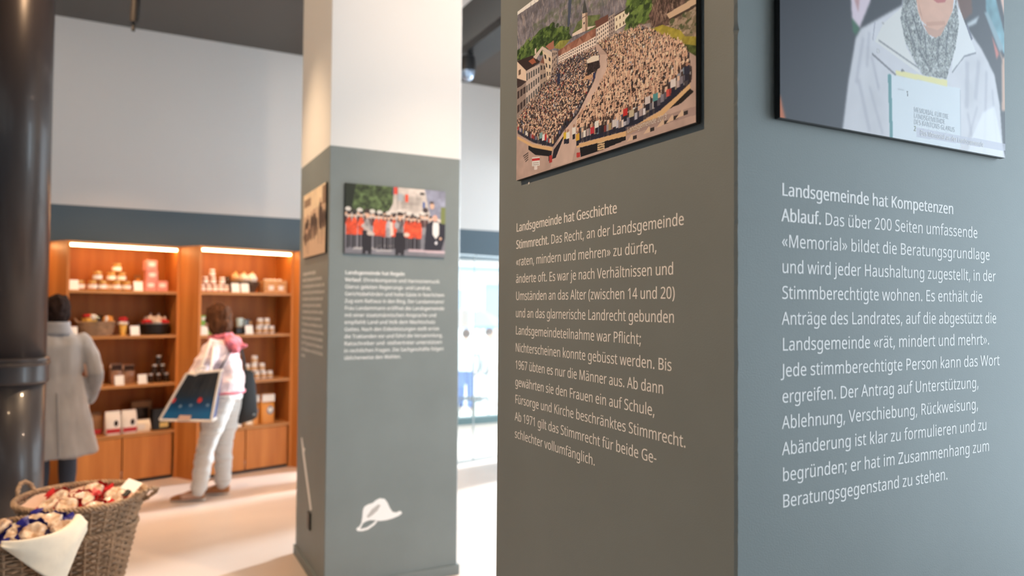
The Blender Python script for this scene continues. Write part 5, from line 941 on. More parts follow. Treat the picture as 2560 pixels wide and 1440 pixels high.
for u, z, lb in ((.712, 0, 'dark bottle, bottom row of the pyramid, next to the price card'), (.780, 0, 'dark bottle, middle of the bottom row of the pyramid'), (.848, 0, 'dark bottle, bottom row of the pyramid, next to the cabinet side'), (.746, .0825, 'dark bottle, second row of the pyramid, left one'), (.814, .0825, 'dark bottle, second row of the pyramid, right one'), (.780, .165, 'dark bottle on top of the bottle pyramid')):
    p = on_shelf(0, u, .13, 2); p.z += z; put(db, lb, p, flag=fl)
G4 = 'white and red bags on the lowest shelf'
at(bag('tea_bag_pouch', 'dusky pouch on the lowest shelf, partly hidden by the grey coat', .09, .07, .20, m_brownc, (('red_band', 0, .03, .08, .04, m_red),)), on_shelf(0, .280, .17, 3))
wb = bag('flour_bag', 'white paper bag with a red band, nearer the grey coat', .125, .08, .205, m_pwhite, (('red_band', 0, .035, .112, .038, m_red), ('oval_emblem', .02, .10, .034, .055, m_dark)), G4)
at(wb, on_shelf(0, .395, .09, 3))
at(dup(wb, (0, 0, 0), label='white paper bag with a red band, beside the brown carton'), on_shelf(0, .527, .09, 3), .04)
t = thing('brown_carton', 'big brown carton standing at the back of the lowest shelf', 'box'); MB().box((0, 0, .13), (.175, .06, .26), bev=.003).obj('carton_body', m_brownc, t); MB().box((0, -.031, .15), (.11, .002, .10)).obj('dark_label', m_dark, t); at(t, on_shelf(0, .672, .25, 3))
at(bag('small_packet', 'small cream packet in front of the big brown carton', .115, .06, .105, m_cream, (('paper_label', -.02, .045, .06, .05, m_label),)), on_shelf(0, .650, .10, 3))
t = thing('black_gift_box', 'black box with a gold label on the lowest shelf near the tote bag', 'box'); MB().box((0, 0, .095), (.15, .10, .19), bev=.003).obj('box_body', m_black, t); MB().box((.02, -.051, .045), (.075, .002, .045)).obj('gold_label', m_gold, t); at(t, on_shelf(0, .80, .12, 3))

# second cabinet
G5 = 'preserve jars in the cabinet behind the pink jacket, top shelf'
pj = jar(0.070, 0.026, m_rose, m_label, m_label, 'x', G5)
fl = [pj]
for u, z, lb in ((.062, 0, 'preserve jar at the cabinet side, bottom row of the jar pyramid'), (.118, 0, 'preserve jar, second in the bottom row of the jar pyramid'), (.174, 0, 'preserve jar, middle of the bottom row of the jar pyramid'), (.230, 0, 'preserve jar, fourth in the bottom row of the jar pyramid'), (.284, 0, 'preserve jar at the wicker bowl, end of the bottom row of the jar pyramid'), (.088, .0705, 'preserve jar, second row of the jar pyramid, nearest the cabinet side'), (.160, .0705, 'preserve jar, second row of the jar pyramid, middle one'), (.244, .0705, 'preserve jar, second row of the jar pyramid, nearest the wicker bowl'), (.150, .141, 'preserve jar on top of the jar pyramid')):
    p = on_shelf(1, u, .10, 0); p.z += z; put(pj, lb, p, flag=fl)
t = thing('shallow_basket', 'dark shallow basket of pale bags on the top shelf', 'basket')
b = weave(MB(), lambda s: (0.105 + 0.045 * s, 0.006 + 0.088 * s), 16, 9, 0.004, 0.0052, 1.0, 0.7); b.lathe([(0.11, 0), (0.11, .006)], n=24, sy=.7); b.obj('woven_body', m_wick2, t, True)
braid(MB(), 0.152, 0.098, 0.005, 1.0, 0.7).obj('rim', m_wick2, t, True); at(t, on_shelf(1, .475, .17, 0))
G6 = 'pale sweet bags in the dark shallow basket'
for u, m, lb in ((.395, m_cookies, 'pale sweet bag at the left of the dark shallow basket'), (.478, m_cello, 'pale sweet bag in the middle of the dark shallow basket'), (.56, m_label, 'brightest sweet bag at the right of the dark shallow basket')):
    lump('sweet_bag', lb, 'sweets', sh(1, u, .16, 0, .135), (.040, .042, .05), m, G6, .4, (('bag_tie', (0, -.01, .05), (.012, .012, .02), m_gold),))
lump('dark_sweet_bag', 'dark brown sweet bag between the jar pyramid and the pale bags', 'sweets', sh(1, .345, .23, 0, .115), (.030, .030, .04), m_dark, None, .4)
price_card('white price card before the dark shallow basket, left of the two', on_shelf(1, .350, .03, 0)); price_card('white price card before the dark shallow basket, right of the two', on_shelf(1, .440, .03, 0))
t = thing('slatted_crate', 'pale wooden crate of caramels at the right end of the top shelf', 'crate')
b = MB()
for z in (.02, .062, .104): b.box((0, -.072, z), (.235, .008, .034)); b.box((0, .072, z), (.235, .008, .034)); b.box((-.114, 0, z), (.008, .144, .034)); b.box((.114, 0, z), (.008, .144, .034))
b.box((0, 0, .004), (.23, .144, .008)); b.obj('slats', mat('pale_pine', (.62, .34, .14), .6, vary=.15, vscale=20), t)
for x in (-.105, .105):
    for y in (-.064, .064): MB().box((x, y, .065), (.016, .010, .128)).obj('corner_post', m_woodh, t)
for x in (-.045, .055): MB().box((x, -.077, .05), (.05, .002, .045)).obj('paper_label', m_label, t)
at(t, on_shelf(1, .757, .14, 0))
for j in range(8):
    c = sh(1, .675 + .024 * j, .13 + .02 * (j % 2), 0, .128)
    o = thing('wrapped_caramel', 'cream wrapped caramel in the pale wooden crate', 'sweets', c, CA, 'caramels in the wooden crate'); MB().ell((0, 0, 0), (.013, .020, .012), 10, 6, .3).obj('wrapped_body', m_label, o, True)
t = thing('tea_carton', 'green carton standing left of the brown hair', 'box'); MB().box((0, 0, .09), (.11, .08, .18), bev=.003).obj('carton_body', m_green, t); MB().box((.0, -.041, .15), (.09, .002, .03)).obj('pale_stripe', m_label, t); at(t, on_shelf(1, .105, .13, 1))
price_card('white price card in front of the green carton', on_shelf(1, .066, .04, 1))
t = thing('black_carton', 'small black carton under the pale teal cup', 'box'); MB().box((0, 0, .032), (.09, .08, .064), bev=.002).obj('carton_body', m_black, t); MB().box((0, 0, .066), (.086, .076, .004)).obj('lid', m_brownc, t); at(t, on_shelf(1, .432, .13, 1))
t = thing('teal_cup', 'pale teal cup standing on the small black carton', 'cup'); MB().lathe([(.022, 0), (.030, .006), (.034, .07), (.034, .086), (.031, .086), (.030, .07), (.02, .012), (.004, .010)], n=20).obj('cup_body', m_teac, t, True)
MB().tube([(.032, 0, .07), (.052, 0, .066), (.054, 0, .035), (.030, 0, .022)], .005, 8).obj('handle', m_teac, t, True); p = on_shelf(1, .430, .13, 1); p.z += .0685; at(t, p)
t = thing('dark_carton', 'dark carton behind the price card on the second shelf', 'box'); MB().box((0, 0, .07), (.075, .06, .14), bev=.003).obj('carton_body', m_dark, t); MB().box((.02, -.031, .11), (.03, .002, .04)).obj('tan_label', m_cookies, t); at(t, on_shelf(1, .545, .23, 1))
price_card('white price card beside the white pots on the second shelf', on_shelf(1, .492, .04, 1))
G7 = 'white pots on the second shelf'
wp = jar(0.076, 0.030, m_porc, m_porc, m_cookies, 'x', G7, 'pot', 'white_pot'); fl = [wp]
for u, z, lb in ((.610, 0, 'white pot, lower row of five, next to the price card'), (.676, 0, 'white pot, middle of the lower row of five'), (.742, 0, 'white pot, lower row of five, nearest the cabinet side'), (.622, .0765, 'white pot of the upper pair, next to the price card'), (.692, .0765, 'white pot of the upper pair, nearer the cabinet side')):
    p = on_shelf(1, u, .11, 1); p.z += z; put(wp, lb, p, flag=fl)
G8 = 'white pots stacked on the third shelf'
for u, d, z, lb in ((.468, .11, 0, 'white pot in the bottom row, beside the black bag'), (.534, .11, 0, 'white pot, second in the bottom row from the black bag'), (.600, .11, 0, 'white pot, third in the bottom row from the black bag'), (.666, .11, 0, 'white pot, fourth in the bottom row from the black bag'), (.732, .11, 0, 'white pot at the far end of the bottom row, third shelf'), (.500, .11, .0765, 'white pot in the second row, nearest the black bag'), (.572, .11, .0765, 'white pot in the second row, under the top pot'), (.650, .11, .0765, 'white pot in the second row, farthest from the black bag'), (.575, .11, .153, 'white pot crowning the pot stack on the third shelf')):
    p = on_shelf(1, u, d, 2); p.z += z; put(wp, lb, p).__setitem__('group', G8)
m_emb = mat('blue_grey_emblem', (.20, .24, .30), .5)
G9 = 'orange paper bags on the lowest shelf'
ob = bag('orange_bag', 'orange paper bag with a white heart emblem, in full view', .135, .09, .285, m_orange, (('white_top', 0, .245, .125, .07, m_label), ('oval_backing', .02, .125, .07, .085, m_emb)), G9)
hb = MB(); hb.prism([(.02, .095), (.046, .13), (.042, .15), (.030, .152), (.02, .138), (.010, .152), (-.002, .15), (-.006, .13)], -.0505, -.0485); hb.obj('heart_emblem', m_label, ob)
at(ob, on_shelf(1, .706, .12, 3)); at(dup(ob, (0, 0, 0), label='orange paper bag half hidden behind the black shoulder bag'), on_shelf(1, .56, .14, 3))
price_card('small white price card lying low under the black shoulder bag', on_shelf(1, .392, .03, 3), .07, .04)
at(bag('tan_packet', 'tan packet before the half hidden orange bag', .10, .05, .07, m_cookies, (('paper_label', 0, .03, .05, .03, m_cream),)), on_shelf(1, .50, .06, 3))
t = thing('dark_tin', 'dark tin on the shelf end just right of the black pipe', 'tin'); MB().lathe([(.05, 0), (.05, .06)], n=20).obj('tin_body', m_dark, t, True); MB().lathe([(.052, .06), (.052, .075), (.048, .078)], n=20).obj('lid', m_wick2, t, True); at(t, on_shelf(-1, .80, .10, 0))

# ------------------------------------------------------------------ cast-iron pipe
t = thing('iron_pipe', 'thick glossy black iron pipe with a collar, standing at the picture edge', 'pipe', (-0.618, 5.06, 0))
PR = 0.150
MB().lathe([(PR, 0.0), (PR, 1.14)], n=64).obj('lower_tube', m_pipe, t, 'all')
MB().lathe([(PR, 1.13), (PR + .006, 1.132), (PR + .012, 1.14), (PR + .014, 1.15), (PR + .012, 1.16), (PR + .012, 1.235), (PR + .018, 1.24), (PR + .022, 1.248), (PR + .018, 1.256), (PR + .015, 1.262), (PR + .020, 1.268), (PR + .018, 1.276), (PR + .008, 1.282), (PR, 1.284)], n=64).obj('collar', m_pipe, t, True)
MB().lathe([(PR, 1.28), (PR, ZC - .001)], n=64).obj('upper_tube', m_pipe, t, 'all')

# ------------------------------------------------------------------ big floor baskets
RX, RY = Vector((0.887, -0.462, 0)), Vector((0.462, 0.887, 0))
RZ = math.atan2(-0.462, 0.887)
ta = thing('floor_basket', 'tall two-tier wicker basket of red wrapped gingerbread with ear handles', 'basket', (-0.21, 3.971, 0), RZ, 'big wicker baskets on the floor')
b = weave(MB(), lambda s: (0.115 + 0.205 * min(1, s) * .55, 0.012 + 0.535 * s), 24, 40, 0.0065, 0.0060); b.lathe([(.112, 0), (.112, .012)], n=32)
b.obj('lower_basket', m_wick, ta, True)
braid(MB(), 0.231, 0.552, 0.007).obj('lower_rim', m_wick, ta, True)
b = weave(MB(), lambda s: (0.218 + 0.048 * s, 0.565 + 0.118 * s), 26, 10, 0.0065, 0.0060); b.lathe([(.215, .556), (.215, .562)], n=32); b.obj('upper_basket', m_wick, ta, True)
braid(MB(), 0.268, 0.690, 0.0085, turns=34).obj('upper_rim', m_wick, ta, True)
for s in (-1, 1):
    pts = [(s * (0.262 + (0.085 if s > 0 else 0.03) * math.sin(a * PI / 14)), 0.05 * math.cos(a * PI / 14), 0.68 + (0.05 if s > 0 else 0.065) * math.sin(a * PI / 14) - .02 * math.cos(a * PI / 14) * s) for a in range(15)]
    twisted(MB(), pts, 0.0075, 5).obj('ear_handle', m_wick, ta, True)
q = MB(); n = 40
q.rings([[((.252 - .03 * k) * math.cos(2 * PI * i / n) , (.255 - .03 * k) * math.sin(2 * PI * i / n), (.672, .640, .618)[k] + .010 * math.sin(7 * 2 * PI * i / n + k)) for i in range(n)] for k in range(3)] + [[(.05 * math.cos(2 * PI * i / n), .05 * math.sin(2 * PI * i / n), .600) for i in range(n)]], cap=False)
m_paper = mat('blush_tissue_paper', (.66, .46, .36), .7)
q.obj('tissue_liner', m_paper, ta, True)

def gingerbread(label, loc, tilt, yaw, wrap, group, s=1.0):
    t = thing('wrapped_gingerbread', label, 'gingerbread', loc, 0, group)
    t.matrix_world = Matrix.Translation(loc) @ Matrix.Rotation(RZ, 4, 'Z') @ Matrix.Rotation(tilt[0], 4, 'X') @ Matrix.Rotation(tilt[1], 4, 'Y') @ Matrix.Rotation(yaw, 4, 'Z')
    R = .047 * s; n = 28; q = MB()
    q.rings([[(R * a * (1 + .05 * math.sin(6 * 2 * PI * i / n) + .12 * mnoise.noise(Vector((i * .9, a * 4, yaw)))) * math.cos(2 * PI * i / n), R * a * (1 + .05 * math.sin(6 * 2 * PI * i / n)) * math.sin(2 * PI * i / n), (z + .010 * a * mnoise.noise(Vector((4 * a * math.cos(2 * PI * i / n) + yaw, 4 * a * math.sin(2 * PI * i / n), 3 * yaw)))) * s) for i in range(n)]
             for a, z in ((.55, -.008), (.95, -.004), (1.0, .004), (.92, .014), (.72, .020), (.45, .017), (.22, .010), (.05, .008))])
    q.obj('iced_biscuit', m_bisc, t, True)
    q = MB()
    side = lambda i: .86 + .34 * max(0, (math.cos(2 * PI * i / n) + .3) / 1.3) ** .7
    q.rings([[(R * a * side(i) * (1 + .10 * math.sin(9 * 2 * PI * i / n + k) * (k / 4) + .08 * mnoise.noise(Vector((i, k * 3, yaw * 5)))) * math.cos(2 * PI * i / n), R * a * side(i) * (1 + .10 * math.sin(9 * 2 * PI * i / n + k) * (k / 4)) * math.sin(2 * PI * i / n), (z + .006 * mnoise.noise(Vector((i * .7, k, 9)))) * s) for i in range(n)]
             for k, (a, z) in enumerate(((.05, -.026), (.70, -.024), (1.05, -.013), (1.14, .0), (1.18, .008)))], cap=False)
    q.obj('foil_wrapper', wrap, t, True)
    q = MB(); q.rings([[(R * 1.2 + r * math.cos(a * PI / 4), r * 1.8 * math.sin(a * PI / 4) * (1 if k else .5), .004 * math.sin(a * 2.3) + k * .004) if False else (R * (1.05 + .28 * k), r * math.cos(a * PI / 5) * (1 + .4 * math.sin(a * 2)), r * .5 * math.sin(a * PI / 5)) for a in range(10)] for k, r in enumerate((.008 * s, .012 * s, .020 * s, .024 * s))])
    q.obj('twisted_end', wrap, t, True)
    return t
GA = 'red wrapped gingerbread in the big two-tier basket'
def inb(o, r, f, z): return tuple(Vector(o) + RX * r + RY * f + Vector((0, 0, z)))
OA = (-0.21, 3.971, 0)
for r, f, z, tl, yw, lb in ((-.045, .165, .700, (.55, .1), .4, 'red wrapped gingerbread highest up at the far rim of the big basket'), (-.120, .01, .700, (.7, -.2), 2.6, 'red wrapped gingerbread at the left side of the big basket, standing on edge'), (-.015, .03, .690, (.4, .5), 1.3, 'red wrapped gingerbread in the middle of the big basket'),
                            (.095, .120, .692, (.5, .1), 5.2, 'red wrapped gingerbread on the far right of the heap, near the white card'), (.140, .015, .686, (.5, -.1), 3.9, 'red wrapped gingerbread at the right side, under the white card'), (.0, -.125, .700, (.65, .1), 5.9, 'red wrapped gingerbread at the near rim of the big basket'), (-.112, -.085, .690, (.5, -.3), 4.2, 'red wrapped gingerbread at the near left of the heap'), (.118, -.105, .682, (.4, .2), .9, 'red wrapped gingerbread at the near right of the heap'), (-.09, .10, .676, (.3, .1), 3.2, 'red wrapped gingerbread low down behind the edge-on one')):
    gingerbread(lb, inb(OA, r * .96, f * .96, z - .030), tl, yw, m_red, GA, 1.02)
def sign(label, loc, M, w, h):
    t = thing('price_sign', label, 'price sign', group='white price signs clipped to the baskets')
    t.matrix_world = Matrix.Translation(loc) @ M
    MB().box((0, 0, h / 2), (w, .0015, h)).obj('sign_card', m_cardp, t)
    MB().box((.012, 0, -.012), (.024, .012, .034), bev=.002).obj('clip', m_black, t)
    return t
sign('white price sign clipped to the right rim of the big two-tier basket', inb(OA, .190, .035, .708), Matrix.Rotation(RZ, 4, 'Z') @ Matrix.Rotation(-.85, 4, 'X') @ Matrix.Rotation(.35, 4, 'Y'), .082, .058)

OB = (-0.415, 3.515, 0)
tb = thing('floor_basket', 'smaller round wicker basket of blue wrapped gingerbread with a hanging cream cloth', 'basket', OB, RZ, 'big wicker baskets on the floor')
b = weave(MB(), lambda s: (0.11 + 0.085 * s, 0.012 + 0.648 * s), 20, 46, 0.0062, 0.0062); b.lathe([(.108, 0), (.108, .012)], n=32); b.obj('woven_body', m_wick, tb, True)
braid(MB(), 0.198, 0.676, 0.0085).obj('rim', m_wick, tb, True)
q = MB(); q.rings([[(r * math.cos(2 * PI * i / n), r * math.sin(2 * PI * i / n), z + .006 * math.sin(5 * 2 * PI * i / n)) for i in range(n)] for r, z in ((.186, .672), (.170, .645), (.120, .630), (.02, .628))], cap=False); q.obj('paper_liner', m_cream, tb, True)
# cloth over the near rim
NA, NT = 34, 22
vs, fs = [], []
for i in range(NA):
    s = i / (NA - 1); a = math.radians(-68 + 84 * s)
    drop = 0.20 * max(0, 1 - abs(s - .62) / (.62 if s < .62 else .42)) + 0.008
    fl = 0.012 + 0.045 * s ** 2.2
    for j in range(NT):
        tt = j / (NT - 1)
        if tt < .3: k = tt / .3; r = .150 + .055 * k; z = .652 + .040 * math.sin(k * PI / 2)
        else: k = (tt - .3) / .7; r = .205 + fl * math.sin(min(1, k * 1.6) * PI / 2) + .010 * math.sin(9 * s + 3 * k) * k; z = .692 + .012 * math.sin(PI * min(1, k * 3)) - drop * k ** 1.15 + .035 * s ** 4 * (1 - k)
        vs.append((r * math.cos(a), r * math.sin(a), z))
for i in range(NA - 1):
    for j in range(NT - 1): fs.append((i * NT + j, (i + 1) * NT + j, (i + 1) * NT + j + 1, i * NT + j + 1))
cl = thing('basket_cloth', 'cream cloth hanging over the near rim of the blue gingerbread basket', 'cloth', OB, RZ)
o = MB().add(vs, fs).obj('cloth_sheet', m_cream, cl, 'all'); so = o.modifiers.new('s', 'SOLIDIFY'); so.thickness = .0022; so.offset = 0
GBB = 'blue wrapped gingerbread in the smaller basket'
for r, f, z, tl, yw, lb in ((.015, -.012, .690, (.6, -.1), 3.7, 'blue wrapped gingerbread in the middle of the smaller basket'), (.098, -.035, .700, (.75, .1), 2.5, 'blue wrapped gingerbread beside the cloth, facing the viewer'), (.080, .100, .706, (.35, .2), .7, 'blue wrapped gingerbread at the far rim with a pointed blue tip'), (.0, .115, .698, (.4, -.1), 2.0, 'blue wrapped gingerbread at the far rim, left of the pointed blue tip'), (-.092, .035, .694, (.5, -.3), 4.5, 'blue wrapped gingerbread at the picture edge'), (.150, .075, .682, (.5, .4), 5.4, 'blue wrapped gingerbread tucked behind the cloth'), (-.055, -.118, .680, (.6, .2), .2, 'blue wrapped gingerbread under the white sign')):
    gingerbread(lb, inb(OB, r * .96, f * .96, z - .018), tl, yw, m_navy, GBB, .98)
sign('white price sign at the picture edge on the blue gingerbread basket', inb(OB, -.085, -.135, .690), Matrix.Rotation(RZ, 4, 'Z') @ Matrix.Rotation(-.5, 4, 'X') @ Matrix.Rotation(.25, 4, 'Y'), .085, .075)

# ------------------------------------------------------------------ lamps under the ceiling
t = thing('pendant_spotlight', 'slim black tube lamp hanging from the dark ceiling above the cabinets', 'lamp', (-0.05, 5.6, 0))
MB().tube([(-.004, 0, 3.56), (.022, 0, 4.06)], .029, 20).obj('lamp_tube', mat('satin_black', (.01, .01, .011), .3), t, True)
MB().tube([(.022, 0, 4.05), (.024, 0, ZC)], .008, 10).obj('stem', m_black, t, True)
MB().tube([(-.008, 0, 3.49), (-.005, 0, 3.545)], .0115, 12).obj('end_knob', m_black, t, True)
MB().lathe([(.028, 3.552), (.028, 3.561)], (-.004, 0, 0), n=20).obj('lens_ring', m_black, t, True)
t = thing('track_spotlight', 'black spotlight with a bluish glass lens under the black beam beside the far pillar top', 'lamp', (2.50, 5.66, 0.03))
MB().lathe([(.03, 3.74), (.068, 3.72), (.074, 3.62), (.068, 3.60)], n=24).obj('lamp_housing', m_black, t, True)
MB().lathe([(.008, 3.515), (.040, 3.53), (.058, 3.565), (.062, 3.60)], n=24).obj('glass_lens', m_glasslens, t, True)
MB().box((0.02, 0, 3.77), (.05, .03, .06)).obj('bracket', m_black, t)
t = thing('ceiling_detector', 'small black detector on the pale ceiling strip beside the black beam', 'detector', (2.40, 5.72, 0))
MB().lathe([(.045, ZC - .11), (.05, ZC - .10), (.05, ZC - .04), (.06, ZC - .015)], n=20).obj('housing', m_black, t, True)
MB().lathe([(.02, ZC - .12), (.03, ZC - .11)], n=16).obj('sensor_eye', m_steel, t, True)
# ------------------------------------------------------------------ people
m_skin = mat('skin', (0.60, 0.36, 0.26), 0.5, vary=0.05, vscale=12)
m_hairb = mat('dark_brown_hair', (0.016, 0.008, 0.006), 0.8, spec=0.12, vary=0.5, vscale=6, stretch=(10, 10, 1), bump=0.5, bscale=60, bdist=0.006)
m_hairc = mat('chestnut_hair', (0.085, 0.034, 0.015), 0.8, spec=0.12, vary=0.55, vscale=5, stretch=(12, 12, 1), bump=0.5, bscale=60, bdist=0.006)
m_coat = mat('grey_wool', (0.29, 0.275, 0.265), 0.95, vary=0.10, vscale=7, sheen=0.3, bump=0.2, bscale=160)
m_collar = mat('blue_grey_collar', (0.22, 0.22, 0.23), 0.95, sheen=0.3)
m_legg = mat('dark_blue_leggings', (0.035, 0.042, 0.060), 0.85)
m_shoeb = mat('black_leather', (0.012, 0.011, 0.011), 0.45)
m_pale = mat('pale_pink_cotton', (0.82, 0.65, 0.65), 0.85, vary=0.04, vscale=8, sheen=0.2)
m_pink = mat('vivid_pink_cotton', (0.68, 0.17, 0.22), 0.85, vary=0.08, vscale=14, sheen=0.2)
m_jeans = mat('white_denim', (0.64, 0.63, 0.61), 0.85, vary=0.03, vscale=10)
m_shoe = mat('tan_suede', (0.42, 0.17, 0.065), 0.8, vary=0.12, vscale=20)
m_sole = mat('pale_sole', (0.62, 0.50, 0.40), 0.7)
m_eye = mat('dark_eye', (0.02, 0.015, 0.01), 0.2)

class Fig:
    """a figure's frame: origin on the floor, facing azimuth a (radians from +Y towards +X)"""
    def __init__(s, o, a): s.o = Vector(o); s.f = Vector((math.sin(a), math.cos(a), 0)); s.r = Vector((math.cos(a), -math.sin(a), 0)); s.rz = -a
    def p(s, r, f, z): return s.o + s.r * r + s.f * f + Vector((0, 0, z))
    def M(s): return Matrix.Rotation(s.rz, 3, 'Z')

def head(mb, c, R, f, up=Vector((0, 0, 1))):
    """skull, jaw, nose, brow, lips and ears around centre c, facing f"""
    f = f.normalized(); r = f.cross(up).normalized(); u = r.cross(f)
    M = Matrix((r, f, u)).transposed()
    P = lambda a, b_, z: c + M @ Vector((a, b_, z))
    mb.ell(P(0, -.008, .012), (.074, .094, .098), 16, 12, M=M)
    mb.ell(P(0, .030, -.052), (.054, .058, .062), 14, 10, M=M)
    mb.ell(P(0, .066, -.092), (.022, .020, .018), 10, 8, M=M)
    mb.caps([P(0, .088, .006), P(0, .104, -.028)], [.010, .015], 8)
    for s in (-1, 1):
        mb.ell(P(s * .075, -.006, -.015), (.010, .022, .034), 10, 8, M=M)
        mb.ell(P(s * .032, .078, .020), (.026, .014, .010), 10, 8, M=M)
        mb.ell(P(s * .040, .066, -.034), (.024, .020, .022), 10, 8, M=M)
    mb.ell(P(0, .086, -.062), (.024, .012, .007), 10, 8, M=M); mb.ell(P(0, .084, -.073), (.020, .012, .007), 10, 8, M=M)
    return [P(s * .031, .084, .004) for s in (-1, 1)]

def hand(mb, wrist, d, palm, curl=.5, s=1.0, thumb=1):
    """palm and five separate fingers: d points along the hand, palm is the palm's facing"""
    d = d.normalized(); n = (palm - d * palm.dot(d)).normalized(); r = d.cross(n)
    M = Matrix((r, n, d)).transposed()
    mb.ell(wrist + d * .045 * s, (.036 * s, .016 * s, .052 * s), 12, 8, M=M)
    for k, (x, L) in enumerate(((-.027, .060), (-.009, .074), (.009, .080), (.027, .070))):
        b = wrist + d * .085 * s + r * x * s; a1 = curl * .6; a2 = curl * 1.5
        m1 = b + (d * math.cos(a1) + n * math.sin(a1)) * L * .5 * s; m2 = m1 + (d * math.cos(a2) + n * math.sin(a2)) * L * .32 * s
        m3 = m2 + (d * math.cos(a2 + curl * .8) + n * math.sin(a2 + curl * .8)) * L * .25 * s
        mb.caps([b, m1, m2, m3], [.0092 * s, .0085 * s, .0078 * s, .0066 * s], 8)
    b = wrist + d * .025 * s + r * thumb * .030 * s
    mb.caps([b, b + (d * .7 + r * thumb * .8 + n * .3).normalized() * .036 * s, b + (d * 1.0 + r * thumb * .5 + n * .7).normalized() * .064 * s], [.012 * s, .010 * s, .008 * s], 8)

def loft(mb, F, rows, n=28, wave=None):
    """rows: (r, f, z, half width, half depth[, turn])"""
    rings = []
    for q in rows:
        r0, f0, z, a, b_ = q[:5]
        ring = []
        for i in range(n):
            t = 2 * PI * i / n; k = 1 + (wave(t, z) if wave else 0)
            ring.append(F.p(r0 + a * k * math.cos(t), f0 + b_ * k * math.sin(t), z))
        rings.append(ring)
    mb.rings(rings)
def shoe(name, F, heel, toe, m, root, off, h=.075):
    d = (toe - heel); L = d.length; d.normalize(); r = d.cross(Vector((0, 0, 1)))
    q = MB(); prof = ((0, .020, .060), (.02, .032, .075), (.25, .034, .085), (.45, .036, .070), (.65, .042, .050), (.85, .040, .038), (.97, .024, .026), (1.0, .008, .016))
    q.rings([[heel + d * L * t + r * wd * math.cos(2 * PI * i / 14) + Vector((0, 0, .012 + max(0, hh * .5 + hh * .5 * math.sin(2 * PI * i / 14)))) for i in range(14)] for t, wd, hh in prof])
    o = q.obj(name, m, root, 'all', off=off)
    s = MB(); s.rings([[heel + d * L * (t * 1.02 - .01) + r * (wd + .003) * math.cos(2 * PI * i / 14) + Vector((0, 0, .010 + .010 * math.sin(2 * PI * i / 14))) for i in range(14)] for t, wd, hh in prof])
    s.obj('sole', m_sole, o, True, off=off)
    return o
def folds(amp, s1, s2, zlo=None, zhi=None):
    def w_(p):
        k = mnoise.noise(Vector((p.x * s1, p.y * s1, p.z * s2))) + .5 * mnoise.noise(Vector((p.x * s1 * 2.2 + 5, p.y * s1 * 2.2, p.z * s2 * 2)))
        return amp * k
    return w_

# ---- person in the grey coat, seen from behind
A0 = (-0.535, 6.46, 0)
F = Fig(A0, math.radians(-9))
pa = thing('person', 'person in a grey knee-length coat and dark leggings seen from behind at the cabinets', 'person', A0)
hc = F.p(0, .015, 1.545)
b = MB(); eyes = head(b, hc, 0, (F.f - F.r * .25))
b.caps([F.p(0, -.005, 1.36), F.p(0, .005, 1.47)], [.058, .052], 14)
loft(b, F, [(0, 0, .84, .15, .10), (0, 0, .93, .165, .11), (0, 0, 1.03, .125, .09), (0, 0, 1.15, .145, .10), (0, 0, 1.27, .165, .10), (0, -.005, 1.335, .13, .075), (0, -.005, 1.38, .06, .055)])
for s in (-1, 1):
    b.caps([F.p(s * .165, 0, 1.30), F.p(s * .222, -.025, 1.06), F.p(s * .225, .10, .845)], [.050, .040, .028], 12)
    hand(b, F.p(s * .225, .115, .825), F.f * .5 - Vector((0, 0, .9)), -F.r * s, .55, .95, thumb=-s)
    b.caps([F.p(s * .085, 0, .88), F.p(s * .088, .01, .47), F.p(s * .088, -.01, .09)], [.085, .056, .036], 14)
    b.caps([F.p(s * .088, -.02, .05), F.p(s * .095, .12, .035)], [.032, .028], 10)
fuse(b, 'body', m_skin, .0065, pa, 3, off=A0)
for e in eyes: MB().ell(e, (.010, .010, .010), 8, 6).obj('eye', m_eye, pa, True, off=A0)
b = MB()   # hair
b.ell(hc + Vector((0, 0, .022)) - F.f * .012, (.088, .102, .104), 20, 14, .10, F.M())
b.ell(hc - F.f * .045 + Vector((0, 0, -.035)), (.080, .062, .070), 18, 12, .12, F.M())
for s in (-1, 1): b.ell(hc + F.r * s * .058 - F.f * .02 + Vector((0, 0, -.025)), (.028, .050, .062), 14, 10, .15, F.M())
fuse(b, 'short_hair', m_hairb, .009, pa, 2, off=A0, wrinkle=folds(.010, 34, 16))
def wv(t, z): return .055 * max(0, (1.0 - z)) * math.cos(6 * t + .6) + .03 * max(0, .95 - z) * math.cos(3 * t)
b = MB()   # coat
loft(b, F, [(0, 0, .445, .285, .225), (0, 0, .452, .288, .228), (0, 0, .60, .256, .20), (0, 0, .78, .222, .168), (0, 0, .93, .196, .142), (0, 0, 1.05, .172, .124), (0, 0, 1.17, .182, .128), (0, 0, 1.28, .200, .124), (0, -.005, 1.335, .175, .098), (0, -.005, 1.385, .088, .078), (0, -.005, 1.40, .075, .07)], 40, wv)
for s in (-1, 1):
    b.caps([F.p(s * .168, 0, 1.300), F.p(s * .222, -.012, 1.19), F.p(s * .252, -.03, 1.06), F.p(s * .250, .045, .93), F.p(s * .240, .105, .855)], [.072, .068, .062, .056, .052], 14)
fuse(b, 'coat', m_coat, .013, pa, 4, off=A0, wrinkle=folds(.012, 11, 3.2))
q = MB(); q.tube([F.p(.0, -.148, .93), F.p(.004, -.172, .80), F.p(.010, -.206, .62), F.p(.012, -.230, .47)], [(.004, .005)] * 4, 8); q.obj('back_vent_seam', m_collar, pa, True, off=A0)
b = MB(); loft(b, F, [(0, -.004, 1.352, .125, .098), (0, -.004, 1.385, .102, .090), (0, 0, 1.43, .088, .084), (0, 0, 1.458, .086, .082)], 28, lambda t, z: .03 * math.sin(5 * t))
b.obj('high_collar', m_collar, pa, 'all', off=A0)
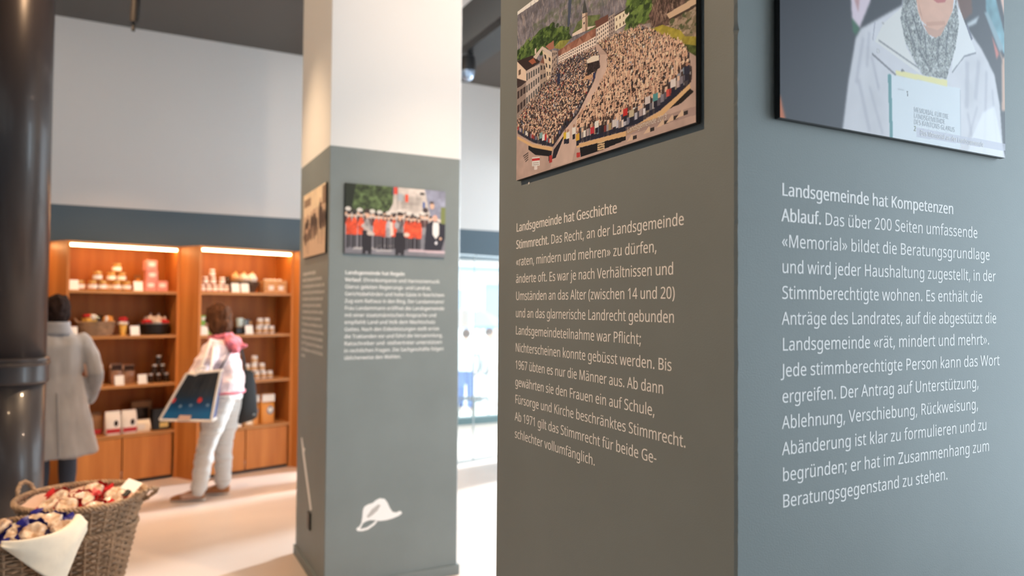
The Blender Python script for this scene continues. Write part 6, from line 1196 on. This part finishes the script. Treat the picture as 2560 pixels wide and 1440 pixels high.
for s in (-1, 1):
    b = MB(); b.caps([F.p(s * .088, 0, .60), F.p(s * .088, .012, .47), F.p(s * .088, -.012, .32), F.p(s * .088, -.012, .12)], [.070, .064, .062, .045], 14)
    b.obj('legging', m_legg, pa, 'all', off=A0)
    shoe('shoe', F, F.p(s * .088, -.075, 0), F.p(s * .105, .175, 0), m_shoeb, pa, A0)

# ---- person in the pink jacket with tote bag
B0 = (0.62, 6.40, 0)
F = Fig(B0, math.radians(-60))
F.o = Vector((0.0, 0.0, 0.0))
W = lambda *a: Vector(a)
pk = thing('person', 'person in a pale pink hooded jacket and white trousers carrying a blue tote bag', 'person', B0)
hc = W(.588, 6.325, 1.478)
hf = (F.f + F.r * .05 - Vector((0, 0, .22))).normalized()
b = MB(); eyes = head(b, hc, 0, hf)
b.caps([W(.615, 6.325, 1.31), W(.602, 6.325, 1.41)], [.055, .050], 14)
def lw(cx, cy, z, a, d): return [W(cx, cy, z) + F.r * a * math.cos(2 * PI * i / 28) + F.f * d * math.sin(2 * PI * i / 28) for i in range(28)]
b.rings([lw(.668, 6.365, .82, .15, .10), lw(.665, 6.36, .92, .155, .105), lw(.648, 6.352, 1.02, .120, .09), lw(.63, 6.34, 1.14, .135, .095), lw(.618, 6.333, 1.23, .150, .09), lw(.613, 6.328, 1.285, .12, .07), lw(.612, 6.326, 1.325, .055, .05)])
LS, LE, LW = W(.540, 6.20, 1.245), W(.432, 6.165, 1.06), W(.405, 6.280, .885)
RS, RE, RW = W(.685, 6.455, 1.245), W(.640, 6.585, 1.05), W(.475, 6.640, 1.02)
for a, e, wr, th in ((LS, LE, LW, 1), (RS, RE, RW, -1)):
    b.caps([a, e, wr], [.050, .040, .028], 12); hand(b, wr + (wr - e).normalized() * .015, (wr - e), -Vector((0, 0, 1)) - F.r * th * .4, .8, .95, th)
LK, LA, RK, RA = W(.520, 6.30, .46), W(.475, 6.395, .095), W(.668, 6.475, .45), W(.668, 6.535, .095)
LH, RH = W(.632, 6.295, .86), W(.700, 6.425, .86)
for h_, k_, a_ in ((LH, LK, LA), (RH, RK, RA)): b.caps([h_, k_, a_], [.088, .056, .036], 14)
for a_, t_ in ((LA, W(.36, 6.42, .04)), (RA, W(.56, 6.565, .04))): b.caps([a_ - Vector((0, 0, .04)), t_], [.032, .028], 10)
fuse(b, 'body', m_skin, .0065, pk, 3, off=B0)
for e in eyes: MB().ell(e, (.010, .010, .010), 8, 6).obj('eye', m_eye, pk, True, off=B0)
b = MB()
Mh = F.M()
b.ell(hc + Vector((0, 0, .030)) - F.f * .010, (.092, .106, .106), 20, 14, .10, Mh)
b.ell(hc - F.f * .048 + Vector((0, 0, -.045)), (.092, .070, .085), 18, 12, .12, Mh)
for s in (-1, 1): b.ell(hc + F.r * s * .070 - F.f * .018 + Vector((0, 0, -.045)), (.034, .058, .085), 14, 10, .15, Mh)
fuse(b, 'bob_hair', m_hairc, .009, pk, 2, off=B0, wrinkle=folds(.012, 38, 9))
b = MB()
b.rings([lw(.668, 6.368, .872, .172, .128), lw(.667, 6.366, .885, .182, .138), lw(.662, 6.362, .95, .186, .142), lw(.652, 6.355, 1.04, .170, .134), lw(.638, 6.345, 1.14, .172, .130), lw(.622, 6.336, 1.23, .172, .112), lw(.616, 6.330, 1.29, .130, .085), lw(.614, 6.328, 1.335, .075, .068)])
for a, e, wr in ((LS, LE, LW), (RS, RE, RW)): b.caps([a, a.lerp(e, .5), e, e.lerp(wr, .5), wr], [.074, .072, .066, .060, .052], 14)
fuse(b, 'jacket', m_pale, .012, pk, 2, off=B0, wrinkle=folds(.017, 9, 15))
b = MB(); b.rings([lw(.669, 6.369, .866, .176, .131), lw(.668, 6.368, .872, .187, .142), lw(.668, 6.367, .888, .189, .145), lw(.667, 6.366, .894, .182, .138)], cap=False); b.obj('hem_band', m_pink, pk, 'all', off=B0)
b = MB(); nb = W(.613, 6.327, 1.335)
b.tube([nb + F.r * .078 * math.cos(2 * PI * i / 16) + F.f * .074 * math.sin(2 * PI * i / 16) + Vector((0, 0, -.012 * math.sin(2 * PI * i / 16))) for i in range(16)], .026, 10, closed=True)
b.ell(nb - F.f * .105 + Vector((0, 0, -.045)), (.115, .050, .060), 16, 10, .2, Mh)
b.caps([nb - F.f * .10 + F.r * -.02 + Vector((0, 0, -.04)), W(.735, 6.24, 1.275), W(.800, 6.225, 1.262)], [.045, .034, .012], 12)
b.ell(W(.715, 6.225, 1.245), (.055, .045, .040), 14, 10, .25, Mh)
fuse(b, 'hood', m_pink, .010, pk, 2, off=B0, wrinkle=folds(.010, 26, 26))
b = MB()
b.rings([lw(.668, 6.365, .955, .150, .112), lw(.668, 6.365, .89, .160, .122), lw(.668, 6.363, .82, .160, .125)])
for h_, k_, a_ in ((LH, LK, LA), (RH, RK, RA)): b.caps([h_, h_.lerp(k_, .5), k_, k_.lerp(a_, .5), a_ + Vector((0, 0, .005))], [.106, .094, .074, .070, .066], 16)
fuse(b, 'trousers', m_jeans, .011, pk, 2, off=B0, wrinkle=folds(.012, 5, 20))
shoe('shoe', F, W(.520, 6.405, 0), W(.268, 6.465, 0), m_shoe, pk, B0); shoe('shoe', F, W(.722, 6.515, 0), W(.482, 6.60, 0), m_shoe, pk, B0)

# ---- blue tote bag
m_navyp = mat('tote_side_blue', srgb(20, 70, 130), 0.35)
m_tote = print_mat('tote_print', 0.3, 0.45)
m_ivory = mat('ivory_webbing', (0.78, 0.70, 0.62), 0.6)
T0 = (0.37, 6.07, 0.70)
tote = thing('tote_bag', 'big blue printed tote bag with ivory edging on the arm of the person in pink', 'bag', T0)
tl, tr, bl, br = W(.352, 6.085, 1.062), W(.590, 6.025, 1.082), W(.172, 6.125, .715), W(.525, 6.012, .700)
tl2, tr2, bl2, br2 = [p + Vector((.014, .030, 0)) for p in (tl, tr)] + [p + Vector((.045, .125, 0)) for p in (bl, br)]
cv = Canvas(110, 90, (44, 44, 46)); yy = np.linspace(0, 1, 90)[:, None]
for c_, a0, a1 in (((40, 52, 66), .30, .55), ((24, 66, 104), .50, .70), ((34, 104, 152), .66, .85)):
    k = np.clip((yy - a0) / (a1 - a0), 0, 1)[..., None]; cv.a = cv.a * (1 - k) + np.array(c_) * k
for x in (.40, .50, .66, .8): cv.line((x, .02), (x - .05, .5), .03, (66, 62, 60), .5)
for x, y in ((.06, .58), (.66, .575)): cv.ell(x, y, .048, .058, (214, 58, 50))
for x, y in ((.28, .70), (.50, .68), (.86, .685)): cv.ell(x, y, .035, .030, (150, 170, 190), .8); cv.ell(x, y + .03, .05, .012, (60, 90, 120), .7)
cv.blur(1)
nrm = (br - bl).cross(tl - bl).normalized()
if nrm.y > 0: nrm = -nrm
def tsurf(u, v):
    a = np.array([list(p - Vector(T0)) for p in (tl, tr, bl, br)])
    u = u[..., None]; v = v[..., None]
    p = (a[0] * (1 - u) + a[1] * u) * (1 - v) + (a[2] * (1 - u) + a[3] * u) * v
    return p + np.array(list(nrm)) * (.004 + .022 * np.sin(u * PI) * np.sin(v * PI))
cv.mesh('printed_front', 1, 1, m_tote, tote, tsurf)
MB().add([tl, tr, bl, br, tl2, tr2, bl2, br2], [(4, 6, 7, 5), (0, 4, 6, 2), (1, 3, 7, 5), (0, 1, 3, 2)]).obj('side_and_back_panels', m_navyp, tote, off=T0)
MB().add([bl, br, br2, bl2] + [p + Vector((0, 0, .006)) for p in (bl, br, br2, bl2)], [(0, 1, 2, 3), (7, 6, 5, 4), (0, 4, 5, 1), (1, 5, 6, 2), (2, 6, 7, 3), (3, 7, 4, 0)]).obj('bottom_panel', m_ivory, tote, off=T0)
q = MB()
for a, e in ((tl, tr), (tr, br), (br, bl), (bl, tl), (br, br2), (tr, tr2)): q.tube([a, a.lerp(e, .5) + nrm * .004, e], .0105, 8)
q.obj('edging', m_ivory, tote, True, off=T0)
q = MB(); c = bl.lerp(br, .46) + (tl - bl) * .06 + nrm * .016; ux = (br - bl).normalized(); uz = (tl.lerp(tr, .5) - bl.lerp(br, .5)).normalized()
q.add([c - ux * .045 - uz * .018, c + ux * .045 - uz * .018, c + ux * .042 + uz * .020, c - ux * .042 + uz * .020] + [c - ux * .045 - uz * .018 + nrm * .003, c + ux * .045 - uz * .018 + nrm * .003, c + ux * .042 + uz * .020 + nrm * .003, c - ux * .042 + uz * .020 + nrm * .003], [(0, 1, 2, 3), (7, 6, 5, 4), (0, 4, 5, 1), (1, 5, 6, 2), (2, 6, 7, 3), (3, 7, 4, 0)])
q.obj('maker_patch', mat('peach_patch', (.72, .46, .34), .6), tote, off=T0)
q = MB(); q.tube([W(.435, 6.050, 1.075), W(.470, 6.072, 1.17), W(.505, 6.105, 1.27), W(.525, 6.165, 1.325), W(.56, 6.22, 1.318), W(.545, 6.13, 1.25), W(.530, 6.085, 1.16), W(.520, 6.045, 1.08)], [(.004, .011)] * 8, 8); q.obj('shoulder_strap', m_ivory, tote, True, off=T0)
q = MB(); q.tube([W(.365, 6.07, 1.065), W(.405, 6.022, 1.058), W(.465, 6.010, 1.088), W(.482, 6.015, 1.112), W(.44, 6.018, 1.116), W(.405, 6.024, 1.092), W(.43, 6.026, 1.068)], .0085, 8); q.obj('hand_loop', m_ivory, tote, True, off=T0)

# ---- black shoulder bag
m_blk = mat('black_nylon', (0.007, 0.007, 0.008), 0.55, vary=.3, vscale=12)
K0 = (0.858, 6.56, 0.60)
bk = thing('shoulder_bag', 'black shoulder bag hanging behind the person in pink', 'bag', K0)
q = MB(); ux, uy = W(.93, .37, 0).normalized(), W(-.37, .93, 0).normalized()
q.rings([[W(.858, 6.560, 0) + ux * cx + ux * a * math.copysign(abs(math.cos(t)) ** .6, math.cos(t)) + uy * d * math.copysign(abs(math.sin(t)) ** .6, math.sin(t)) + Vector((0, 0, z + .018 * math.cos(t) * (1 if z < .7 else -.6))) for t in [2 * PI * i / 20 for i in range(20)]]
         for z, a, d, cx in ((.598, .070, .035, -.004), (.615, .088, .05, 0), (.70, .086, .055, 0), (.82, .074, .05, .002), (.94, .060, .04, .004), (1.02, .045, .026, .004), (1.035, .03, .015, .004))])
q.obj('bag_body', m_blk, bk, 'all', off=K0)
q = MB(); q.tube([W(.845, 6.55, 1.02), W(.825, 6.505, 1.10), W(.80, 6.475, 1.20), W(.755, 6.43, 1.315)], [(.006, .020)] * 4, 8); q.obj('strap', m_blk, bk, True, off=K0)
q = MB(); q.ell(W(.905, 6.525, .655), (.018, .004, .010), 10, 6); q.obj('badge', m_steel, bk, True, off=K0)
q = MB(); q.tube([W(.690, 6.198, 1.26), W(.655, 6.178, 1.19), W(.615, 6.180, 1.11), W(.588, 6.195, 1.05)], .0055, 8); q.obj('thin_cross_strap', m_blk, bk, True, off=K0)
# ------------------------------------------------------------------ the street outside the bay window
m_pave = mat('pale_paving', (0.62, 0.60, 0.57), 0.8, vary=.08, vscale=1.5)
m_fac = mat('white_render', (0.84, 0.84, 0.84), 0.8)
m_bwin = mat('blue_grey_window', (0.22, 0.32, 0.46), 0.3)
m_blue = mat('blue_canvas', srgb(120, 165, 220), 0.7)
tag(MB().box((8, 19.2, -0.6), (24, 20.2, 0.2)).obj('pavement', m_pave), kind='structure')
t = thing('building', 'pale building with blue-grey windows across the street', 'building', (10, 22, -0.5))
MB().box((0, 2, 4.5), (12, 4, 9)).obj('facade', m_fac, t)
MB().box((0, -.12, 3.35), (12.2, .3, .14)).obj('cornice', m_bwin, t)
for x, z, w_, h_ in ((-1.45, 2.15, .34, 1.5), (-.55, 2.1, .30, 1.1), (.9, 2.1, .9, 1.5), (-3.2, 2.1, .9, 1.5), (-1.3, 5.2, .9, 1.5), (.9, 5.2, .9, 1.5)): MB().box((x, -.02, z), (w_, .08, h_)).obj('window', m_bwin, t)
t = thing('parasol', 'open blue parasol on the street outside the glass', 'parasol', (6.78, 14.52, -0.5))
MB().lathe([(.03, 2.02), (.25, 1.93), (.50, 1.80), (.74, 1.68), (.75, 1.62), (.73, 1.66), (.02, 1.98)], n=8).obj('canopy', m_blue, t)
MB().lathe([(.022, 0), (.022, 2.05)], n=10).obj('pole', m_steel, t); MB().lathe([(.26, 0), (.25, .06), (.05, .09)], n=16).obj('base', m_steel, t)
t = thing('drum_lampshade', 'white drum lampshade hanging behind the glass screens', 'lamp', (3.66, 8.25, 0))
MB().lathe([(.085, 1.33), (.098, 1.345), (.10, 1.54), (.085, 1.565)], n=28).obj('shade', m_white, t, True); MB().lathe([(.003, 1.56), (.003, 2.36)], n=6).obj('cord', m_steel, t)
st(MB().box((3.7, 8.36, 2.38), (0.12, 1.2, 0.05)).obj('trim_3', m_steel))
m_wcloth = mat('white_cotton', (.8, .8, .8), .8); m_jblue = mat('blue_denim', srgb(70, 100, 160), .8); m_navyc = mat('navy_cloth', srgb(38, 52, 96), .8)
def passer(o, az, top, leg, label):
    F = Fig((0, 0, 0), az); t = thing('person', label, 'person', o, group='passers-by outside the glass')
    hc = F.p(0, .01, 1.52); b = MB(); eyes = head(b, hc, 0, F.f)
    b.caps([F.p(0, 0, 1.34), F.p(0, 0, 1.45)], [.055, .05], 10)
    loft(b, F, [(0, 0, .84, .15, .10), (0, 0, .95, .155, .105), (0, 0, 1.05, .13, .09), (0, 0, 1.25, .17, .10), (0, 0, 1.32, .12, .07), (0, 0, 1.37, .055, .05)])
    for s in (-1, 1):
        b.caps([F.p(s * .17, 0, 1.28), F.p(s * .225, -.02, 1.03), F.p(s * .22, .09, .82)], [.048, .04, .028], 10); hand(b, F.p(s * .22, .10, .80), F.f * .4 - Vector((0, 0, .9)), -F.r * s, .5, .95, -s)
        b.caps([F.p(s * .085, 0, .86), F.p(s * .09, .02 * s, .46), F.p(s * .09, -.06 * s, .09)], [.085, .056, .036], 10); b.caps([F.p(s * .09, -.06 * s, .05), F.p(s * .095, .07 - .06 * s, .035)], [.03, .026], 8)
    fuse(b, 'body', m_skin, .009, t, 2)
    b = MB(); loft(b, F, [(0, 0, .80, .185, .135), (0, 0, .95, .18, .13), (0, 0, 1.1, .165, .12), (0, 0, 1.26, .19, .115), (0, 0, 1.34, .12, .08), (0, 0, 1.38, .07, .065)])
    for s in (-1, 1): b.caps([F.p(s * .165, 0, 1.28), F.p(s * .225, -.02, 1.03), F.p(s * .225, .07, .86)], [.066, .058, .05], 10)
    fuse(b, 'shirt', top, .016, t, 2)
    b = MB(); loft(b, F, [(0, 0, .80, .155, .12), (0, 0, .92, .15, .115)])
    for s in (-1, 1): b.caps([F.p(s * .085, 0, .84), F.p(s * .09, .02 * s, .46), F.p(s * .09, -.06 * s, .12)], [.10, .076, .064], 10)
    fuse(b, 'trousers', leg, .016, t, 2)
    b = MB(); b.ell(hc + Vector((0, 0, .03)) - F.f * .015, (.09, .10, .10), 14, 10, .1, F.M()); b.obj('hair', m_hairc, t, True)
passer((5.90, 13.30, -0.5), .3, m_wcloth, m_jblue, 'passer-by in a white top and blue jeans outside the glass')
passer((6.62, 13.70, -0.5), 2.4, m_wcloth, m_wcloth, 'passer-by all in white beyond the glass, next to the near pillar edge')
t = thing('cafe_chair', 'black tubular chair standing outside the glass', 'chair', (5.42, 11.86, -0.5), .3)
MB().box((0, 0, .44), (.40, .38, .03), bev=.01).obj('seat', m_black, t)
for x, y in ((-.18, -.17), (.18, -.17), (-.18, .17), (.18, .17)): MB().tube([(x, y, .43), (x * 1.1, y * 1.15, 0)], .011, 8).obj('leg', m_black, t)
for s in (-1, 1): MB().tube([(s * .11 + .075 * math.cos(a * PI / 8), -.18 - .02 * math.sin(a * PI / 8), 1.06 + .19 * math.sin(a * PI / 8)) for a in range(16)], .016, 8, closed=True).obj('backrest_loop', m_black, t, True)
for x in (-.17, .17): MB().tube([(x, -.17, .43), (x, -.18, .95)], .011, 8).obj('backrest_post', m_black, t)
